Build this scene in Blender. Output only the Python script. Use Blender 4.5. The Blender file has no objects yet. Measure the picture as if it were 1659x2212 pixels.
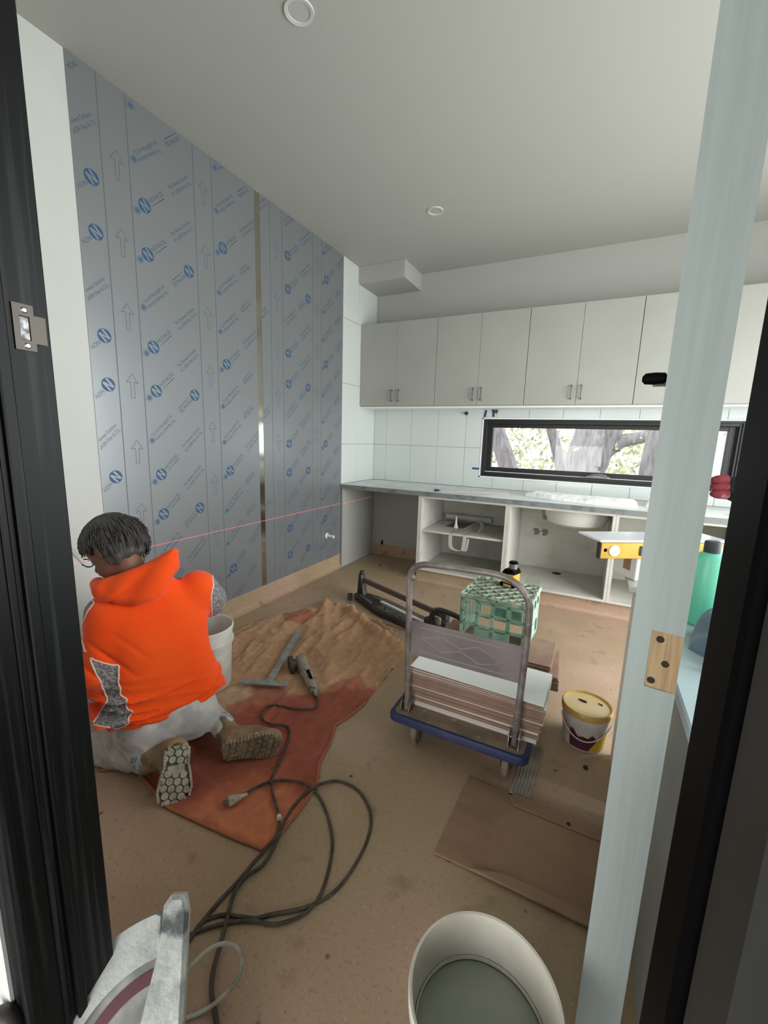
import bpy, bmesh, math, random
import numpy as np
from mathutils import Vector, Matrix, noise
from mathutils.geometry import delaunay_2d_cdt
random.seed(7); np.random.seed(7)
SC = bpy.context.scene; COL = SC.collection
PI = math.pi

# ------------------------------------------------------------------ camera
FPX, W, H = 902.665, 1659, 2212
YAW, PITCH, ROLL = -0.4632, 0.1750, 0.0308
C0 = Vector((2.3683, -4.4105, 1.3931))
_f = Vector((math.sin(YAW)*math.cos(PITCH), math.cos(YAW)*math.cos(PITCH), -math.sin(PITCH)))
_r0 = Vector((math.cos(YAW), -math.sin(YAW), 0)); _u0 = _r0.cross(_f)
CR = _r0*math.cos(ROLL) + _u0*math.sin(ROLL)
CU = -_r0*math.sin(ROLL) + _u0*math.cos(ROLL)
CF = _f
cam = bpy.data.cameras.new('camera'); co = bpy.data.objects.new('camera', cam); COL.objects.link(co)
cam.sensor_fit = 'HORIZONTAL'; cam.sensor_width = 36; cam.lens = 36*FPX/W; cam.clip_start = 0.02; cam.clip_end = 200
M = Matrix((CR, CU, -CF)).transposed().to_4x4(); M.translation = C0
co.matrix_world = M
SC.camera = co

def P(px, py, t):
    """real-world point along a sight line at depth t (metres)"""
    return C0 + (CF + CR*((px-W/2)/FPX) - CU*((py-H/2)/FPX))*t
def PZ(px, py, z=0.0):
    d = CF + CR*((px-W/2)/FPX) - CU*((py-H/2)/FPX)
    return C0 + d*((z-C0.z)/d.z)

# ------------------------------------------------------------------ light and exposure
world = bpy.data.worlds.new('world'); SC.world = world; world.use_nodes = True
bg = world.node_tree.nodes['Background']
bg.inputs[0].default_value = (0.93, 0.98, 1.0, 1); bg.inputs[1].default_value = 2.0
SC.view_settings.view_transform = 'Standard'; SC.view_settings.look = 'None'
SC.view_settings.gamma = 1; SC.view_settings.use_curve_mapping = False
SC.view_settings.exposure = 0.85

def area(name, loc, rot, sx, sy, power, col=(1,1,1)):
    l = bpy.data.lights.new(name, 'AREA'); l.shape = 'RECTANGLE'; l.size = sx; l.size_y = sy
    l.energy = power; l.color = col
    o = bpy.data.objects.new(name, l); o.location = loc; o.rotation_euler = rot; COL.objects.link(o)
    return o
# daylight through the wide opening in the right wall
area('daylight_right', (4.38, -2.3, 1.35), (0, math.radians(90), 0), 2.3, 2.6, 70, (0.95, 0.985, 1.0))

# fill lamp added low behind the camera to brighten the foreground
area('foreground_fill', (2.0, -5.9, .75), (math.radians(84), 0, 0), 1.8, 1.2, 16, (1.0, 0.99, 0.96))

# ------------------------------------------------------------------ helpers
def link(o):
    COL.objects.link(o); return o
def tag(o, label=None, cat=None, group=None, kind=None):
    if label: o['label'] = label
    if cat: o['category'] = cat
    if group: o['group'] = group
    if kind: o['kind'] = kind
    return o
def thing(name, label, cat, loc=(0,0,0), group=None, rot=None):
    o = bpy.data.objects.new(name, None); o.empty_display_size = 0.1; link(o)
    o.location = loc
    if rot is not None: o.rotation_euler = rot
    return tag(o, label, cat, group)
def adopt(o, parent, world=True):
    o.parent = parent
    if world:
        mw = Matrix.Identity(4); q = parent; ch = []
        while q is not None: ch.append(q); q = q.parent
        for q in reversed(ch): mw = mw @ q.matrix_parent_inverse @ q.matrix_basis
        o.matrix_parent_inverse = mw.inverted()
    return o
def copy_tree(o, parent=None):
    c = o.copy(); COL.objects.link(c)
    if parent is not None: c.parent = parent
    for ch in [q for q in bpy.data.objects if q.parent == o]: copy_tree(ch, c)
    return c

class MB:
    def __init__(self): self.bm = bmesh.new()
    def _fin(self, vs, mat, M):
        if M is not None: bmesh.ops.transform(self.bm, matrix=M, verts=vs)
        fs = set()
        for v in vs:
            for f in v.link_faces: fs.add(f)
        for f in fs: f.material_index = mat
    def box(self, lo, hi, bev=0, mat=0, M=None, seg=1):
        b = self.bm; x0,y0,z0 = lo; x1,y1,z1 = hi
        v = [b.verts.new(p) for p in ((x0,y0,z0),(x1,y0,z0),(x1,y1,z0),(x0,y1,z0),(x0,y0,z1),(x1,y0,z1),(x1,y1,z1),(x0,y1,z1))]
        fs = [b.faces.new([v[i] for i in q]) for q in ((0,3,2,1),(4,5,6,7),(0,1,5,4),(1,2,6,5),(2,3,7,6),(3,0,4,7))]
        if bev:
            es = list({e for f in fs for e in f.edges})
            r = bmesh.ops.bevel(b, geom=es, offset=bev, segments=seg, affect='EDGES', profile=0.5)
            v = list({q for f in r['faces'] for q in f.verts} | {q for q in v if q.is_valid})
        self._fin(v, mat, M); return self
    def obox(self, c, ax, ay, hx, hy, hz, bev=0, mat=0, az=None):
        ax = Vector(ax).normalized(); az_ = Vector(az).normalized() if az is not None else ax.cross(Vector(ay)).normalized()
        ay_ = az_.cross(ax).normalized()
        M = Matrix((ax, ay_, az_)).transposed().to_4x4(); M.translation = Vector(c)
        return self.box((-hx,-hy,-hz),(hx,hy,hz),bev,mat,M)
    def prism(self, poly, z0, z1, M=None, mat=0, bev=0):
        b = self.bm
        lo = [b.verts.new((x,y,z0)) for x,y in poly]; hi = [b.verts.new((x,y,z1)) for x,y in poly]
        n = len(poly); fs = []
        fs.append(b.faces.new(list(reversed(lo)))); fs.append(b.faces.new(hi))
        for i in range(n): fs.append(b.faces.new((lo[i],lo[(i+1)%n],hi[(i+1)%n],hi[i])))
        v = lo+hi
        if bev:
            es = list(fs[0].edges)+list(fs[1].edges)
            r = bmesh.ops.bevel(b, geom=es, offset=bev, segments=1, affect='EDGES', profile=0.5)
            v = list({q for f in r['faces'] for q in f.verts} | {q for q in v if q.is_valid})
        self._fin(v, mat, M); return self
    def tube(self, pts, r, seg=10, mat=0, closed=False, cap=True, flat=1.0, up=None):
        b = self.bm; pts = [Vector(p) for p in pts]; n = len(pts)
        rad = r if hasattr(r,'__len__') else [r]*n
        rings = []; prev = None
        for i,p in enumerate(pts):
            if closed: d = pts[(i+1)%n]-pts[i-1]
            else: d = pts[min(i+1,n-1)]-pts[max(i-1,0)]
            if d.length < 1e-9: d = Vector((0,0,1))
            d.normalize()
            if prev is None:
                a = Vector(up) if up is not None else (Vector((0,0,1)) if abs(d.z)<.9 else Vector((1,0,0)))
                x = (a - d*a.dot(d)).normalized()
            else:
                x = prev - d*prev.dot(d)
                x = x.normalized() if x.length>1e-6 else d.orthogonal().normalized()
            prev = x; y = d.cross(x)
            rings.append([b.verts.new(p + (x*math.cos(2*PI*k/seg)*flat + y*math.sin(2*PI*k/seg))*rad[i]) for k in range(seg)])
        fs = []
        for i in range(n if closed else n-1):
            A = rings[i]; B = rings[(i+1)%n]
            for k in range(seg): fs.append(b.faces.new((A[k],A[(k+1)%seg],B[(k+1)%seg],B[k])))
        if cap and not closed:
            fs.append(b.faces.new(list(reversed(rings[0])))); fs.append(b.faces.new(rings[-1]))
        for f in fs: f.material_index = mat
        return self
    def lathe(self, prof, c=(0,0,0), seg=32, mat=0, M=None, mats=None):
        b = self.bm; rings = []
        for r,z in prof:
            if r < 1e-6: rings.append([b.verts.new((c[0],c[1],c[2]+z))])
            else: rings.append([b.verts.new((c[0]+r*math.cos(2*PI*k/seg), c[1]+r*math.sin(2*PI*k/seg), c[2]+z)) for k in range(seg)])
        vs = [v for q in rings for v in q]; mi = []
        for i in range(len(rings)-1):
            A,B = rings[i],rings[i+1]
            for k in range(seg):
                k2=(k+1)%seg
                if len(A)==1 and len(B)==1: continue
                if len(A)==1: f=b.faces.new((A[0],B[k2],B[k]))
                elif len(B)==1: f=b.faces.new((A[k],A[k2],B[0]))
                else: f=b.faces.new((A[k],A[k2],B[k2],B[k]))
                mi.append((f, mats[i] if mats else mat))
        if M is not None: bmesh.ops.transform(b, matrix=M, verts=vs)
        for f,m in mi: f.material_index = m
        return self
    def quad(self, a, b_, c, d, mat=0):
        vs = [self.bm.verts.new(p) for p in (a,b_,c,d)]
        f = self.bm.faces.new(vs); f.material_index = mat; return self
    def poly(self, pts, mat=0):
        f = self.bm.faces.new([self.bm.verts.new(p) for p in pts]); f.material_index = mat; return self
    def build(self, name, mats, parent=None, smooth=True, world=True, angle=35, norm=True):
        me = bpy.data.meshes.new(name)
        if norm: bmesh.ops.recalc_face_normals(self.bm, faces=self.bm.faces[:])
        self.bm.to_mesh(me); self.bm.free()
        for m in (mats if isinstance(mats,(list,tuple)) else [mats]): me.materials.append(m)
        if smooth:
            me.shade_smooth(); me.set_sharp_from_angle(angle=math.radians(angle))
        o = bpy.data.objects.new(name, me); link(o)
        if parent is not None: adopt(o, parent, world)
        return o

def from_arrays(name, verts, faces, mats, parent=None, smooth=True, mi=None, world=True):
    me = bpy.data.meshes.new(name)
    me.from_pydata([tuple(map(float,v)) for v in verts], [], [tuple(map(int,f)) for f in faces])
    for m in (mats if isinstance(mats,(list,tuple)) else [mats]): me.materials.append(m)
    if mi is not None: me.polygons.foreach_set('material_index', np.asarray(mi, dtype=np.int32))
    if smooth: me.shade_smooth()
    me.update()
    o = bpy.data.objects.new(name, me); link(o)
    if parent is not None: adopt(o, parent, world)
    return o

def catmull(pts, n=8, closed=False):
    pts = [Vector(p) for p in pts]; out = []; N = len(pts)
    for i in range(N if closed else N-1):
        p0 = pts[i-1] if (i>0 or closed) else pts[0]; p1 = pts[i]; p2 = pts[(i+1)%N]
        p3 = pts[(i+2)%N] if (closed or i+2<N) else pts[-1]
        for k in range(n):
            t = k/n
            out.append(0.5*((2*p1)+(p2-p0)*t+(2*p0-5*p1+4*p2-p3)*t*t+(3*p1-p0-3*p2+p3)*t**3))
    if not closed: out.append(pts[-1])
    return out

# ------------------------------------------------------------------ materials
def lin(c):
    return tuple((x/255/12.92 if x/255<=0.04045 else ((x/255+0.055)/1.055)**2.4) for x in c)
def mat(name, rgb, rough=0.6, metal=0.0, var=None, vscale=8.0, vcon=(0.4,0.65), bump=0.0, bscale=60.0, spec=0.5, stretch=(1,1,1), var2=None, v2scale=60, v2con=(0.6,0.72), coat=0.0, trans=0, emis=None, estr=0, sheen=0, alpha=1.0, detail=5):
    m = bpy.data.materials.new(name); m.use_nodes = True
    nt = m.node_tree; N = nt.nodes; L = nt.links
    b = N['Principled BSDF']
    b.inputs['Base Color'].default_value = (*lin(rgb),1); b.inputs['Roughness'].default_value = rough
    b.inputs['Metallic'].default_value = metal; b.inputs['Specular IOR Level'].default_value = spec
    if coat: b.inputs['Coat Weight'].default_value = coat
    if trans: b.inputs['Transmission Weight'].default_value = trans
    if sheen: b.inputs['Sheen Weight'].default_value = sheen
    if emis: b.inputs['Emission Color'].default_value = (*lin(emis),1); b.inputs['Emission Strength'].default_value = estr
    if alpha < 1: b.inputs['Alpha'].default_value = alpha
    if var or var2 or bump:
        tc = N.new('ShaderNodeTexCoord'); mp = N.new('ShaderNodeMapping'); mp.inputs['Scale'].default_value = stretch
        L.new(tc.outputs['Object'], mp.inputs['Vector'])
        last = None
        def layer(col, sc, con, prev):
            n = N.new('ShaderNodeTexNoise'); n.inputs['Scale'].default_value = sc; n.inputs['Detail'].default_value = detail
            L.new(mp.outputs[0], n.inputs['Vector'])
            r = N.new('ShaderNodeMapRange'); r.inputs['From Min'].default_value = con[0]; r.inputs['From Max'].default_value = con[1]
            L.new(n.outputs['Fac'], r.inputs['Value'])
            mx = N.new('ShaderNodeMix'); mx.data_type = 'RGBA'
            L.new(r.outputs[0], mx.inputs[0])
            if prev is None: mx.inputs[6].default_value = (*lin(rgb),1)
            else: L.new(prev, mx.inputs[6])
            mx.inputs[7].default_value = (*lin(col),1)
            return mx.outputs[2]
        if var: last = layer(var, vscale, vcon, last)
        if var2: last = layer(var2, v2scale, v2con, last)
        if last is not None: L.new(last, b.inputs['Base Color'])
        if bump:
            n = N.new('ShaderNodeTexNoise'); n.inputs['Scale'].default_value = bscale; n.inputs['Detail'].default_value = 4
            L.new(mp.outputs[0], n.inputs['Vector'])
            bp = N.new('ShaderNodeBump'); bp.inputs['Strength'].default_value = bump; bp.inputs['Distance'].default_value = 0.01
            L.new(n.outputs['Fac'], bp.inputs['Height']); L.new(bp.outputs[0], b.inputs['Normal'])
    return m

def floor_material():
    m = mat('floor_brown', (168,142,120), 0.62)
    nt = m.node_tree; N = nt.nodes; L = nt.links; b = N['Principled BSDF']
    tc = N.new('ShaderNodeTexCoord')
    def noise_mask(sc, lo, hi, detail=4):
        n = N.new('ShaderNodeTexNoise'); n.inputs['Scale'].default_value = sc; n.inputs['Detail'].default_value = detail
        L.new(tc.outputs['Object'], n.inputs['Vector'])
        r = N.new('ShaderNodeMapRange'); r.inputs['From Min'].default_value = lo; r.inputs['From Max'].default_value = hi
        L.new(n.outputs['Fac'], r.inputs['Value']); return r.outputs[0]
    def mix(fac, a, col):
        x = N.new('ShaderNodeMix'); x.data_type = 'RGBA'; L.new(fac, x.inputs[0])
        if isinstance(a, tuple): x.inputs[6].default_value = (*lin(a),1)
        else: L.new(a, x.inputs[6])
        x.inputs[7].default_value = (*lin(col),1); return x.outputs[2]
    c = mix(noise_mask(0.8, .4, .62, 2), (172,144,122), (160,140,110))
    c = mix(noise_mask(2.2, .52, .75), c, (182,154,132))
    c = mix(noise_mask(75, .56, .74, 3), c, (146,122,100))
    c = mix(noise_mask(110, .66, .76, 2), c, (196,174,148))
    c = mix(noise_mask(7, .61, .80, 9), c, (118,97,76))
    v = N.new('ShaderNodeTexVoronoi'); v.inputs['Scale'].default_value = 11; L.new(tc.outputs['Object'], v.inputs['Vector'])
    r = N.new('ShaderNodeMapRange'); r.inputs['From Min'].default_value = .11; r.inputs['From Max'].default_value = .05
    L.new(v.outputs['Distance'], r.inputs['Value'])
    k = N.new('ShaderNodeMath'); k.operation = 'MULTIPLY'; L.new(r.outputs[0], k.inputs[0]); L.new(noise_mask(4,.5,.6,2), k.inputs[1])
    c = mix(k.outputs[0], c, (84,64,48))
    L.new(c, b.inputs['Base Color'])
    n = N.new('ShaderNodeTexNoise'); n.inputs['Scale'].default_value = 130; L.new(tc.outputs['Object'], n.inputs['Vector'])
    bp = N.new('ShaderNodeBump'); bp.inputs['Strength'].default_value = .15; bp.inputs['Distance'].default_value = .004
    L.new(n.outputs['Fac'], bp.inputs['Height']); L.new(bp.outputs[0], b.inputs['Normal'])
    return m

Mfloor = floor_material()
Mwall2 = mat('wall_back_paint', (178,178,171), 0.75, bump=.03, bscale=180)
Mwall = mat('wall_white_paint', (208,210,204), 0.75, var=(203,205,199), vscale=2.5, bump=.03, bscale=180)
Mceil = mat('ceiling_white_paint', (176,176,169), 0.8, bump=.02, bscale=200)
Mcab = mat('cabinet_white_laminate', (164,164,156), 0.5, var=(160,160,152), vscale=3)
Mcabin = mat('carcass_white_melamine', (192,190,181), 0.55, var=(170,165,150), vscale=6, vcon=(.5,.8))
Mtile = mat('tile_white_glaze', (206,212,208), 0.16, spec=.5)
Mgrout = mat('grout_grey', (120,122,120), .9)
Mblk = mat('black_powdercoat', (5,5,6), .55, spec=.05, var=(20,21,22), vscale=5, vcon=(.5,.8), stretch=(1,1,.25))
Mblk2 = mat('black_window_frame', (22,21,20), .42)
Mfilm = mat('sheet_film_grey', (140,144,146), .33, metal=.45, spec=.5)
Mfilm_line = mat('film_line_grey', (92,100,110), .5)
Mlogo = mat('print_blue', (34,78,120), .5)
Mtext = mat('print_slate', (66,84,106), .5)
Mqrless = mat('print_pale', (140,148,154), .5)
Msteel = mat('bare_steel', (184,180,166), .11, metal=.95)
Mlaser = mat('painted_laser_glow', (255,120,130), .5, emis=(255,120,140), estr=.3)  # glow painted in where the level's beam lands
# ================================================================== SETTING
HC = 3.103; XR = 4.40; YF = -4.06; YB = -4.19
def struct(name, mb, m, parent=None, smooth=False):
    o = mb.build(name, m, parent, smooth=smooth)
    o['kind'] = 'structure'; return o
struct('floor', MB().box((-.15,-4.19,-.12),(XR+.15,.2,0)), Mfloor)
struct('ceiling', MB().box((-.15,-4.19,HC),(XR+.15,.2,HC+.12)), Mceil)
wall_left = struct('wall_left', MB().box((-.15,-4.19,0),(0,.2,HC)), Mwall)
WX0,WX1,WZ0,WZ1 = 1.277,3.431,1.02,1.63
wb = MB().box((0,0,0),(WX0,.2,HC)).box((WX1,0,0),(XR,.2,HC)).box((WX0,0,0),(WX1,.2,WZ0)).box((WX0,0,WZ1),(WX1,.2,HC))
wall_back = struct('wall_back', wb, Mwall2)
struct('wall_right', MB().box((XR,-4.19,0),(XR+.15,-3.7,HC)).box((XR,-.9,0),(XR+.15,.2,HC)).box((XR,-3.7,2.5),(XR+.15,-.9,HC)), Mwall)
wall_front = struct('wall_front', MB().box((0,YB,0),(1.58,YF,HC)), Mwall)
struct('wall_front', MB().box((2.50,YB,0),(XR,YF,HC)), Mwall)
struct('wall_front', MB().box((1.58,YB,2.15),(2.50,YF,HC)), Mwall)
Moutfloor = mat('outside_concrete', (120,118,112), .85, var=(100,98,92), vscale=4)
struct('porch_sky_block', MB().box((-.3,-7.2,2.55),(4.6,-4.19,2.65)).box((3.7,-7.2,-.02),(3.8,-4.19,2.55)).box((-.3,-7.2,-.02),(-.2,-4.19,2.55)), Mceil)  # unseen porch roof and sides, added to cut sky light through the doorway
struct('ground', MB().box((-6,-9,-.2),(12,-4.19,-.02)).box((-14,.2,-.6),(18,22,-.4)).box((4.55,-4.19,-.2),(14,.2,-.05)), Moutfloor)

# coved floor skirting up the left wall
cv = MB()
prof = [(0.004,.15)] + [(.05-.046*math.cos(a), .05-.05*math.sin(a)) for a in [i*PI/2/8 for i in range(9)]] + [(.06,0.0004)]
ya, yb = -4.06, -.7084
for i in range(len(prof)-1):
    (x0,z0),(x1,z1) = prof[i],prof[i+1]
    cv.quad((x0,ya,z0),(x0,yb,z0),(x1,yb,z1),(x1,ya,z1))
cv.quad((0,ya,.15),(0,yb,.15),(.004,yb,.15),(.004,ya,.15))
struct('baseboard_left', cv, Mfloor, smooth=True)
# bulkhead in the corner above the wall cupboards
struct('trim_1', MB().box((0,-.4258,2.939),(.525,0,HC), bev=.003), Mceil)

# ---- film-covered sheets on the left wall
def sheet(y0, y1, z0, z1, name='panel'):
    return MB().box((0,y0,z0),(.003,y1,z1)).build(name, Mfilm, wall_left, smooth=False)
sheet1 = sheet(-3.092,-1.896,.150,HC-.002); sheet2 = sheet(-1.842,-.7084,.150,HC-.002)
MB().box((0,-1.896,.150),(.0015,-1.842,HC-.002)).build('joint_strip', Msteel, wall_left, smooth=False)['label'] = 'bare shiny steel strip between the two film-covered sheets'

def text_mesh(body, size, spacing=1.0):
    cu = bpy.data.curves.new('lettering','FONT'); cu.body = body; cu.size = size; cu.resolution_u = 2; cu.space_character = spacing
    o = bpy.data.objects.new('lettering', cu); link(o)
    bpy.context.view_layer.update()
    e = o.evaluated_get(bpy.context.evaluated_depsgraph_get()); me = e.to_mesh()
    vs = [v.co.copy() for v in me.vertices]; fs = [list(p.vertices) for p in me.polygons]
    e.to_mesh_clear(); bpy.data.objects.remove(o); bpy.data.curves.remove(cu)
    w = max(v.x for v in vs)
    return vs, fs, w
T_nov = text_mesh('NOVACEL', .030); T_l1 = text_mesh('The Newest Solution', .027); T_l2 = text_mesh('for LASER Fiber & CO\u2082', .027)
T_N = text_mesh('N', .062)
class Print:
    def __init__(self): self.v=[]; self.f=[]; self.m=[]
    def add(self, vs, fs, m):
        o=len(self.v); self.v += vs; self.f += [[i+o for i in q] for q in fs]; self.m += [m]*len(fs)
def glyphs(T, x, y, wid=None, hs=1.0):
    vs,fs,w = T; s = wid/w if wid else 1.0
    return [(x+v.x*s, y+v.y*hs) for v in vs], fs
def print_row(pr, y0, z0, inverted, ylim, zlim, burst=True):
    """one diagonal row of the film print; s runs up-right at ~43 degrees from the burst"""
    ca, sa = math.cos(math.radians(43)), math.sin(math.radians(43))
    items = []
    def it(vs, fs, m, h=.0004): items.append((vs, fs, m, h))
    L = .47
    n=24; R=.036
    it([(.062+R*math.cos(2*PI*k/n), R*math.sin(2*PI*k/n)) for k in range(n)], [list(range(n))], 0)
    x_=.062; it([(x_-.019,-.026),(x_-.008,-.032),(x_-.008,.010),(x_+.008,-.026),(x_+.019,-.026),(x_+.019,.026),(x_+.008,.032),(x_+.008,-.006),(x_-.008,.028),(x_-.019,.026)],[[0,1,2,9],[2,3,7,8],[3,4,5,7],[9,2,8],[5,6,7]],4,.0008)
    a,b = glyphs(T_nov, .104, -.004, .125); it(a,b,2)
    it([(.108,-.019),(.215,-.019),(.215,-.014),(.108,-.0165)],[[0,1,2,3]],2)
    a,b = glyphs(T_l1, .285, .006, .185); it(a,b,2)
    a,b = glyphs(T_l2, .285, -.026, .185); it(a,b,2)
    out = []
    for vs,fs,m,h in items:
        if inverted: vs = [(L-x+.02, -y) for x,y in vs]
        out.append((vs,fs,m,h))
    if burst:
        vb=[]; nb=12
        for k in range(nb*2):
            r = .026 if k%2==0 else .010
            vb.append((r*math.cos(PI*k/nb), r*math.sin(PI*k/nb)))
        out.append((vb,[list(range(nb*2))],5,.0004))
        out.append(([(-.032,.006),(-.020,.012),(-.018,.009),(-.030,.003)],[[0,1,2,3]],1,.0004))
    for vs,fs,m,h in out:
        pts = [(.003+h, y0+x*ca-y*sa, z0+x*sa+y*ca) for x,y in vs]
        keep = []
        ok = [ylim[0]<=p[1]<=ylim[1] and zlim[0]<=p[2]<=zlim[1] for p in pts]
        for q in fs:
            if all(ok[i] for i in q): keep.append(q)
        if keep: pr.add(pts, keep, m)
def arrow(pr, y, ztop, zlim):
    w=.003; A=[]
    P_=[(-.010,-.135),(-.010,-.045),(-.034,-.052),(0,0),(.034,-.052),(.010,-.045),(.010,-.135)]
    if ztop>zlim[1] or ztop-.135<zlim[0]: return
    for i in range(len(P_)):
        a=Vector(P_[i]); b=Vector(P_[(i+1)%len(P_)]); d=(b-a).normalized(); n=Vector((-d.y,d.x))*w/2
        q=[a+n,b+n,b-n,a-n]
        pr.add([(.0035,y+v.x,ztop+v.y) for v in q],[[0,1,2,3]],3)
def line(pr, y, zlim, w=.005):
    pr.add([(.0034,y-w/2,zlim[0]),(.0034,y+w/2,zlim[0]),(.0034,y+w/2,zlim[1]),(.0034,y-w/2,zlim[1])],[[0,1,2,3]],3)
ZL = (.152,HC-.003); DZ = .2465
PM = [Mlogo, mat('print_blue_grey',(92,116,140),.5), Mtext, Mfilm_line, Mfilm, mat('print_burst',(70,98,126),.5)]
def col_rows(pr, y, zU, pattern, ylim, burst=True, back=.0):
    for k in range(-3,14):
        z = zU - DZ*k
        if z < -.3 or z > 3.2: continue
        print_row(pr, y, z, pattern[k % 3]=='I', ylim, ZL, burst)
p1 = Print()
for y in (-2.957,-2.814,-2.408,-2.272): line(p1, y, ZL)
for k in range(-2,9):
    arrow(p1,-2.880,2.805-.3665*k,ZL); arrow(p1,-2.338,2.935-.3665*k,ZL)
col_rows(p1,-3.326,2.570,['U','I','I'],(-3.09,-2.962),False)
col_rows(p1,-2.784,2.570,['U','U','I'],(-2.812,-2.412))
col_rows(p1,-2.240,2.563,['U','I','I'],(-2.270,-1.899))
# phases differ from column to column of the film
def prt(pr, parent):
    o = from_arrays('print', pr.v, pr.f, PM, parent, smooth=False, mi=pr.m); return o
prt(p1, sheet1)
p2 = Print()
for y in (-1.738,-1.600,-1.203,-1.070): line(p2, y, ZL)
for k in range(-2,9):
    arrow(p2,-1.668,2.86-.3665*k,ZL); arrow(p2,-1.136,2.94-.3665*k,ZL)
col_rows(p2,-2.124,2.757,['U','I','I'],(-1.840,-1.742),False)
col_rows(p2,-1.581,2.757,['U','U','I'],(-1.606,-1.206))
col_rows(p2,-1.040,2.757,['U','I','I'],(-1.066,-.709))
prt(p2, sheet2)

# ---- wall tiles
def tiles(parent, kind):
    PX = .313; G = .0035
    zs = [(.9065,1.3208),(1.3208,1.9306),(1.9306,2.5539),(2.5539,HC)]
    if kind=='left':
        for (z0,z1) in zs:
            for (y0,y1) in ((-.7084,-.405),(-.405,-.004)):
                MB().box((0,y0+G/2,z0+G/2),(.006,y1-G/2,z1-G/2),bev=.0008).build('tile',Mtile,parent,smooth=False)
        MB().box((0,-.7084,.905),(.003,0,HC)).build('grout',Mgrout,parent,smooth=False)
    else:
        xs=[0.006,.166]; 
        while xs[-1]<XR-.01: xs.append(min(xs[-1]+PX,XR))
        for (z0,z1) in zs[:2]:
            z1=min(z1,1.80)
            for a,b in zip(xs,xs[1:]):
                rects=[]
                if b<=WX0 or a>=WX1: rects=[(a,b,z0,z1)]
                else:
                    if z0<WZ0: rects.append((a,b,z0,min(z1,WZ0)))
                    if z1>WZ1: rects.append((a,b,max(z0,WZ1),z1))
                    if a<WX0:
                        rects=[(q_[0] if q_[0]>=WX0 else WX0-G,)+q_[1:] for q_ in rects]; rects.append((a,WX0,z0,z1))
                    elif b>WX1:
                        rects=[(q_[0],WX1+G)+q_[2:] for q_ in rects]; rects.append((WX1,b,z0,z1))
                for (p,q,u,v) in rects:
                    if q-p<.01 or v-u<.01: continue
                    MB().box((p+G/2,-.006,u+G/2),(q-G/2,0,v-G/2),bev=.0008).build('tile',Mtile,parent,smooth=False)
        MB().box((0,-.003,.905),(WX0,0,1.80)).box((WX1,-.003,.905),(XR,0,1.80)).box((WX0,-.003,.905),(WX1,0,WZ0)).box((WX0,-.003,WZ1),(WX1,0,1.80)).build('grout',Mgrout,parent,smooth=False)
tiles(wall_left,'left'); tiles(wall_back,'back')
# glowing strip that paints in the level's laser line along the left wall
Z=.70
tag(MB().box((.0042,-.7,Z-.001),(.0048,-3.09+.0,Z+.001)).box((.0012,-3.09,Z-.001),(.0018,-4.05,Z+.001)).box((.0305,-.70,Z-.0012),(.031,-.05,Z+.0012)).build('painted_laser_line',Mlaser,None,smooth=False),
    'thin pink glowing strip painting a laser line level along the grey sheeted wall','laser line')

# ---- window in the back wall
win = bpy.data.objects.new('window_1', None); link(win); win.location=(WX0,0,WZ0); win['kind']='structure'
Mreveal = mat('reveal_white',(238,240,238),.5)
t=.012
MB().box((WX0,-.010,WZ0),(WX0+t,.09,WZ1)).box((WX1-t,-.010,WZ0),(WX1,.09,WZ1)).box((WX0,-.010,WZ1-t),(WX1,.09,WZ1)).box((WX0,-.010,WZ0),(WX1,.09,WZ0+t)).build('reveal',Mreveal,win,smooth=False)
def ring(mb,x0,x1,z0,z1,y0,y1,w,wb=None,wt=None,bev=.002):
    wb=wb or w; wt=wt or w
    mb.box((x0,y0,z0),(x0+w,y1,z1),bev).box((x1-w,y0,z0),(x1,y1,z1),bev).box((x0+w,y0,z1-wt),(x1-w,y1,z1),bev).box((x0+w,y0,z0),(x1-w,y1,z0+wb),bev)
    return mb
a=WX0+t; b_=WX1-t; c=WZ0+t; d=WZ1-t
fr=MB(); ring(fr,a,b_,c,d,.015,.14,.032,.045,.045); ring(fr,a,b_,c,d,.0,.016,.014,.02,.02)
fr.build('frame',Mblk2,win,smooth=False)
sx0,sx1,sz0,sz1=a+.034,b_-.034,c+.047,d-.047
MB().box((sx0,.045,sz0-.001),(sx1,.05,sz0+.004)).build('sash_gap_trim',Mreveal,win,smooth=False)
s=MB(); ring(s,sx0+.004,sx1-.004,sz0+.004,sz1,.06,.12,.05,.045,.035); s.build('sash',Mblk2,win,smooth=False)
Mglass=bpy.data.materials.new('window_glass'); Mglass.use_nodes=True
nt=Mglass.node_tree; nt.nodes.clear()
o_=nt.nodes.new('ShaderNodeOutputMaterial'); tr=nt.nodes.new('ShaderNodeBsdfTransparent'); gl=nt.nodes.new('ShaderNodeBsdfGlossy'); mx=nt.nodes.new('ShaderNodeMixShader'); fz=nt.nodes.new('ShaderNodeFresnel')
gl.inputs['Roughness'].default_value=.02; fz.inputs['IOR'].default_value=1.45; tr.inputs[0].default_value=(.95,.97,.96,1)
nt.links.new(fz.outputs[0],mx.inputs[0]); nt.links.new(tr.outputs[0],mx.inputs[1]); nt.links.new(gl.outputs[0],mx.inputs[2]); nt.links.new(mx.outputs[0],o_.inputs[0])
MB().box((sx0+.05,.088,sz0+.045),(sx1-.05,.092,sz1-.03)).build('pane',Mglass,win,smooth=False)
Mchrome=mat('chrome',(200,200,198),.18,metal=1)
Mgreymetal=mat('satin_grey_metal',(140,140,136),.35,metal=.9)
wh=MB(); wh.box((2.30,-.012,1.088),(2.50,.05,1.100),bev=.003); wh.tube([(2.33,-.02,1.104),(2.37,-.03,1.116),(2.43,-.03,1.116),(2.47,-.02,1.104)],.008,8)
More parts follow.
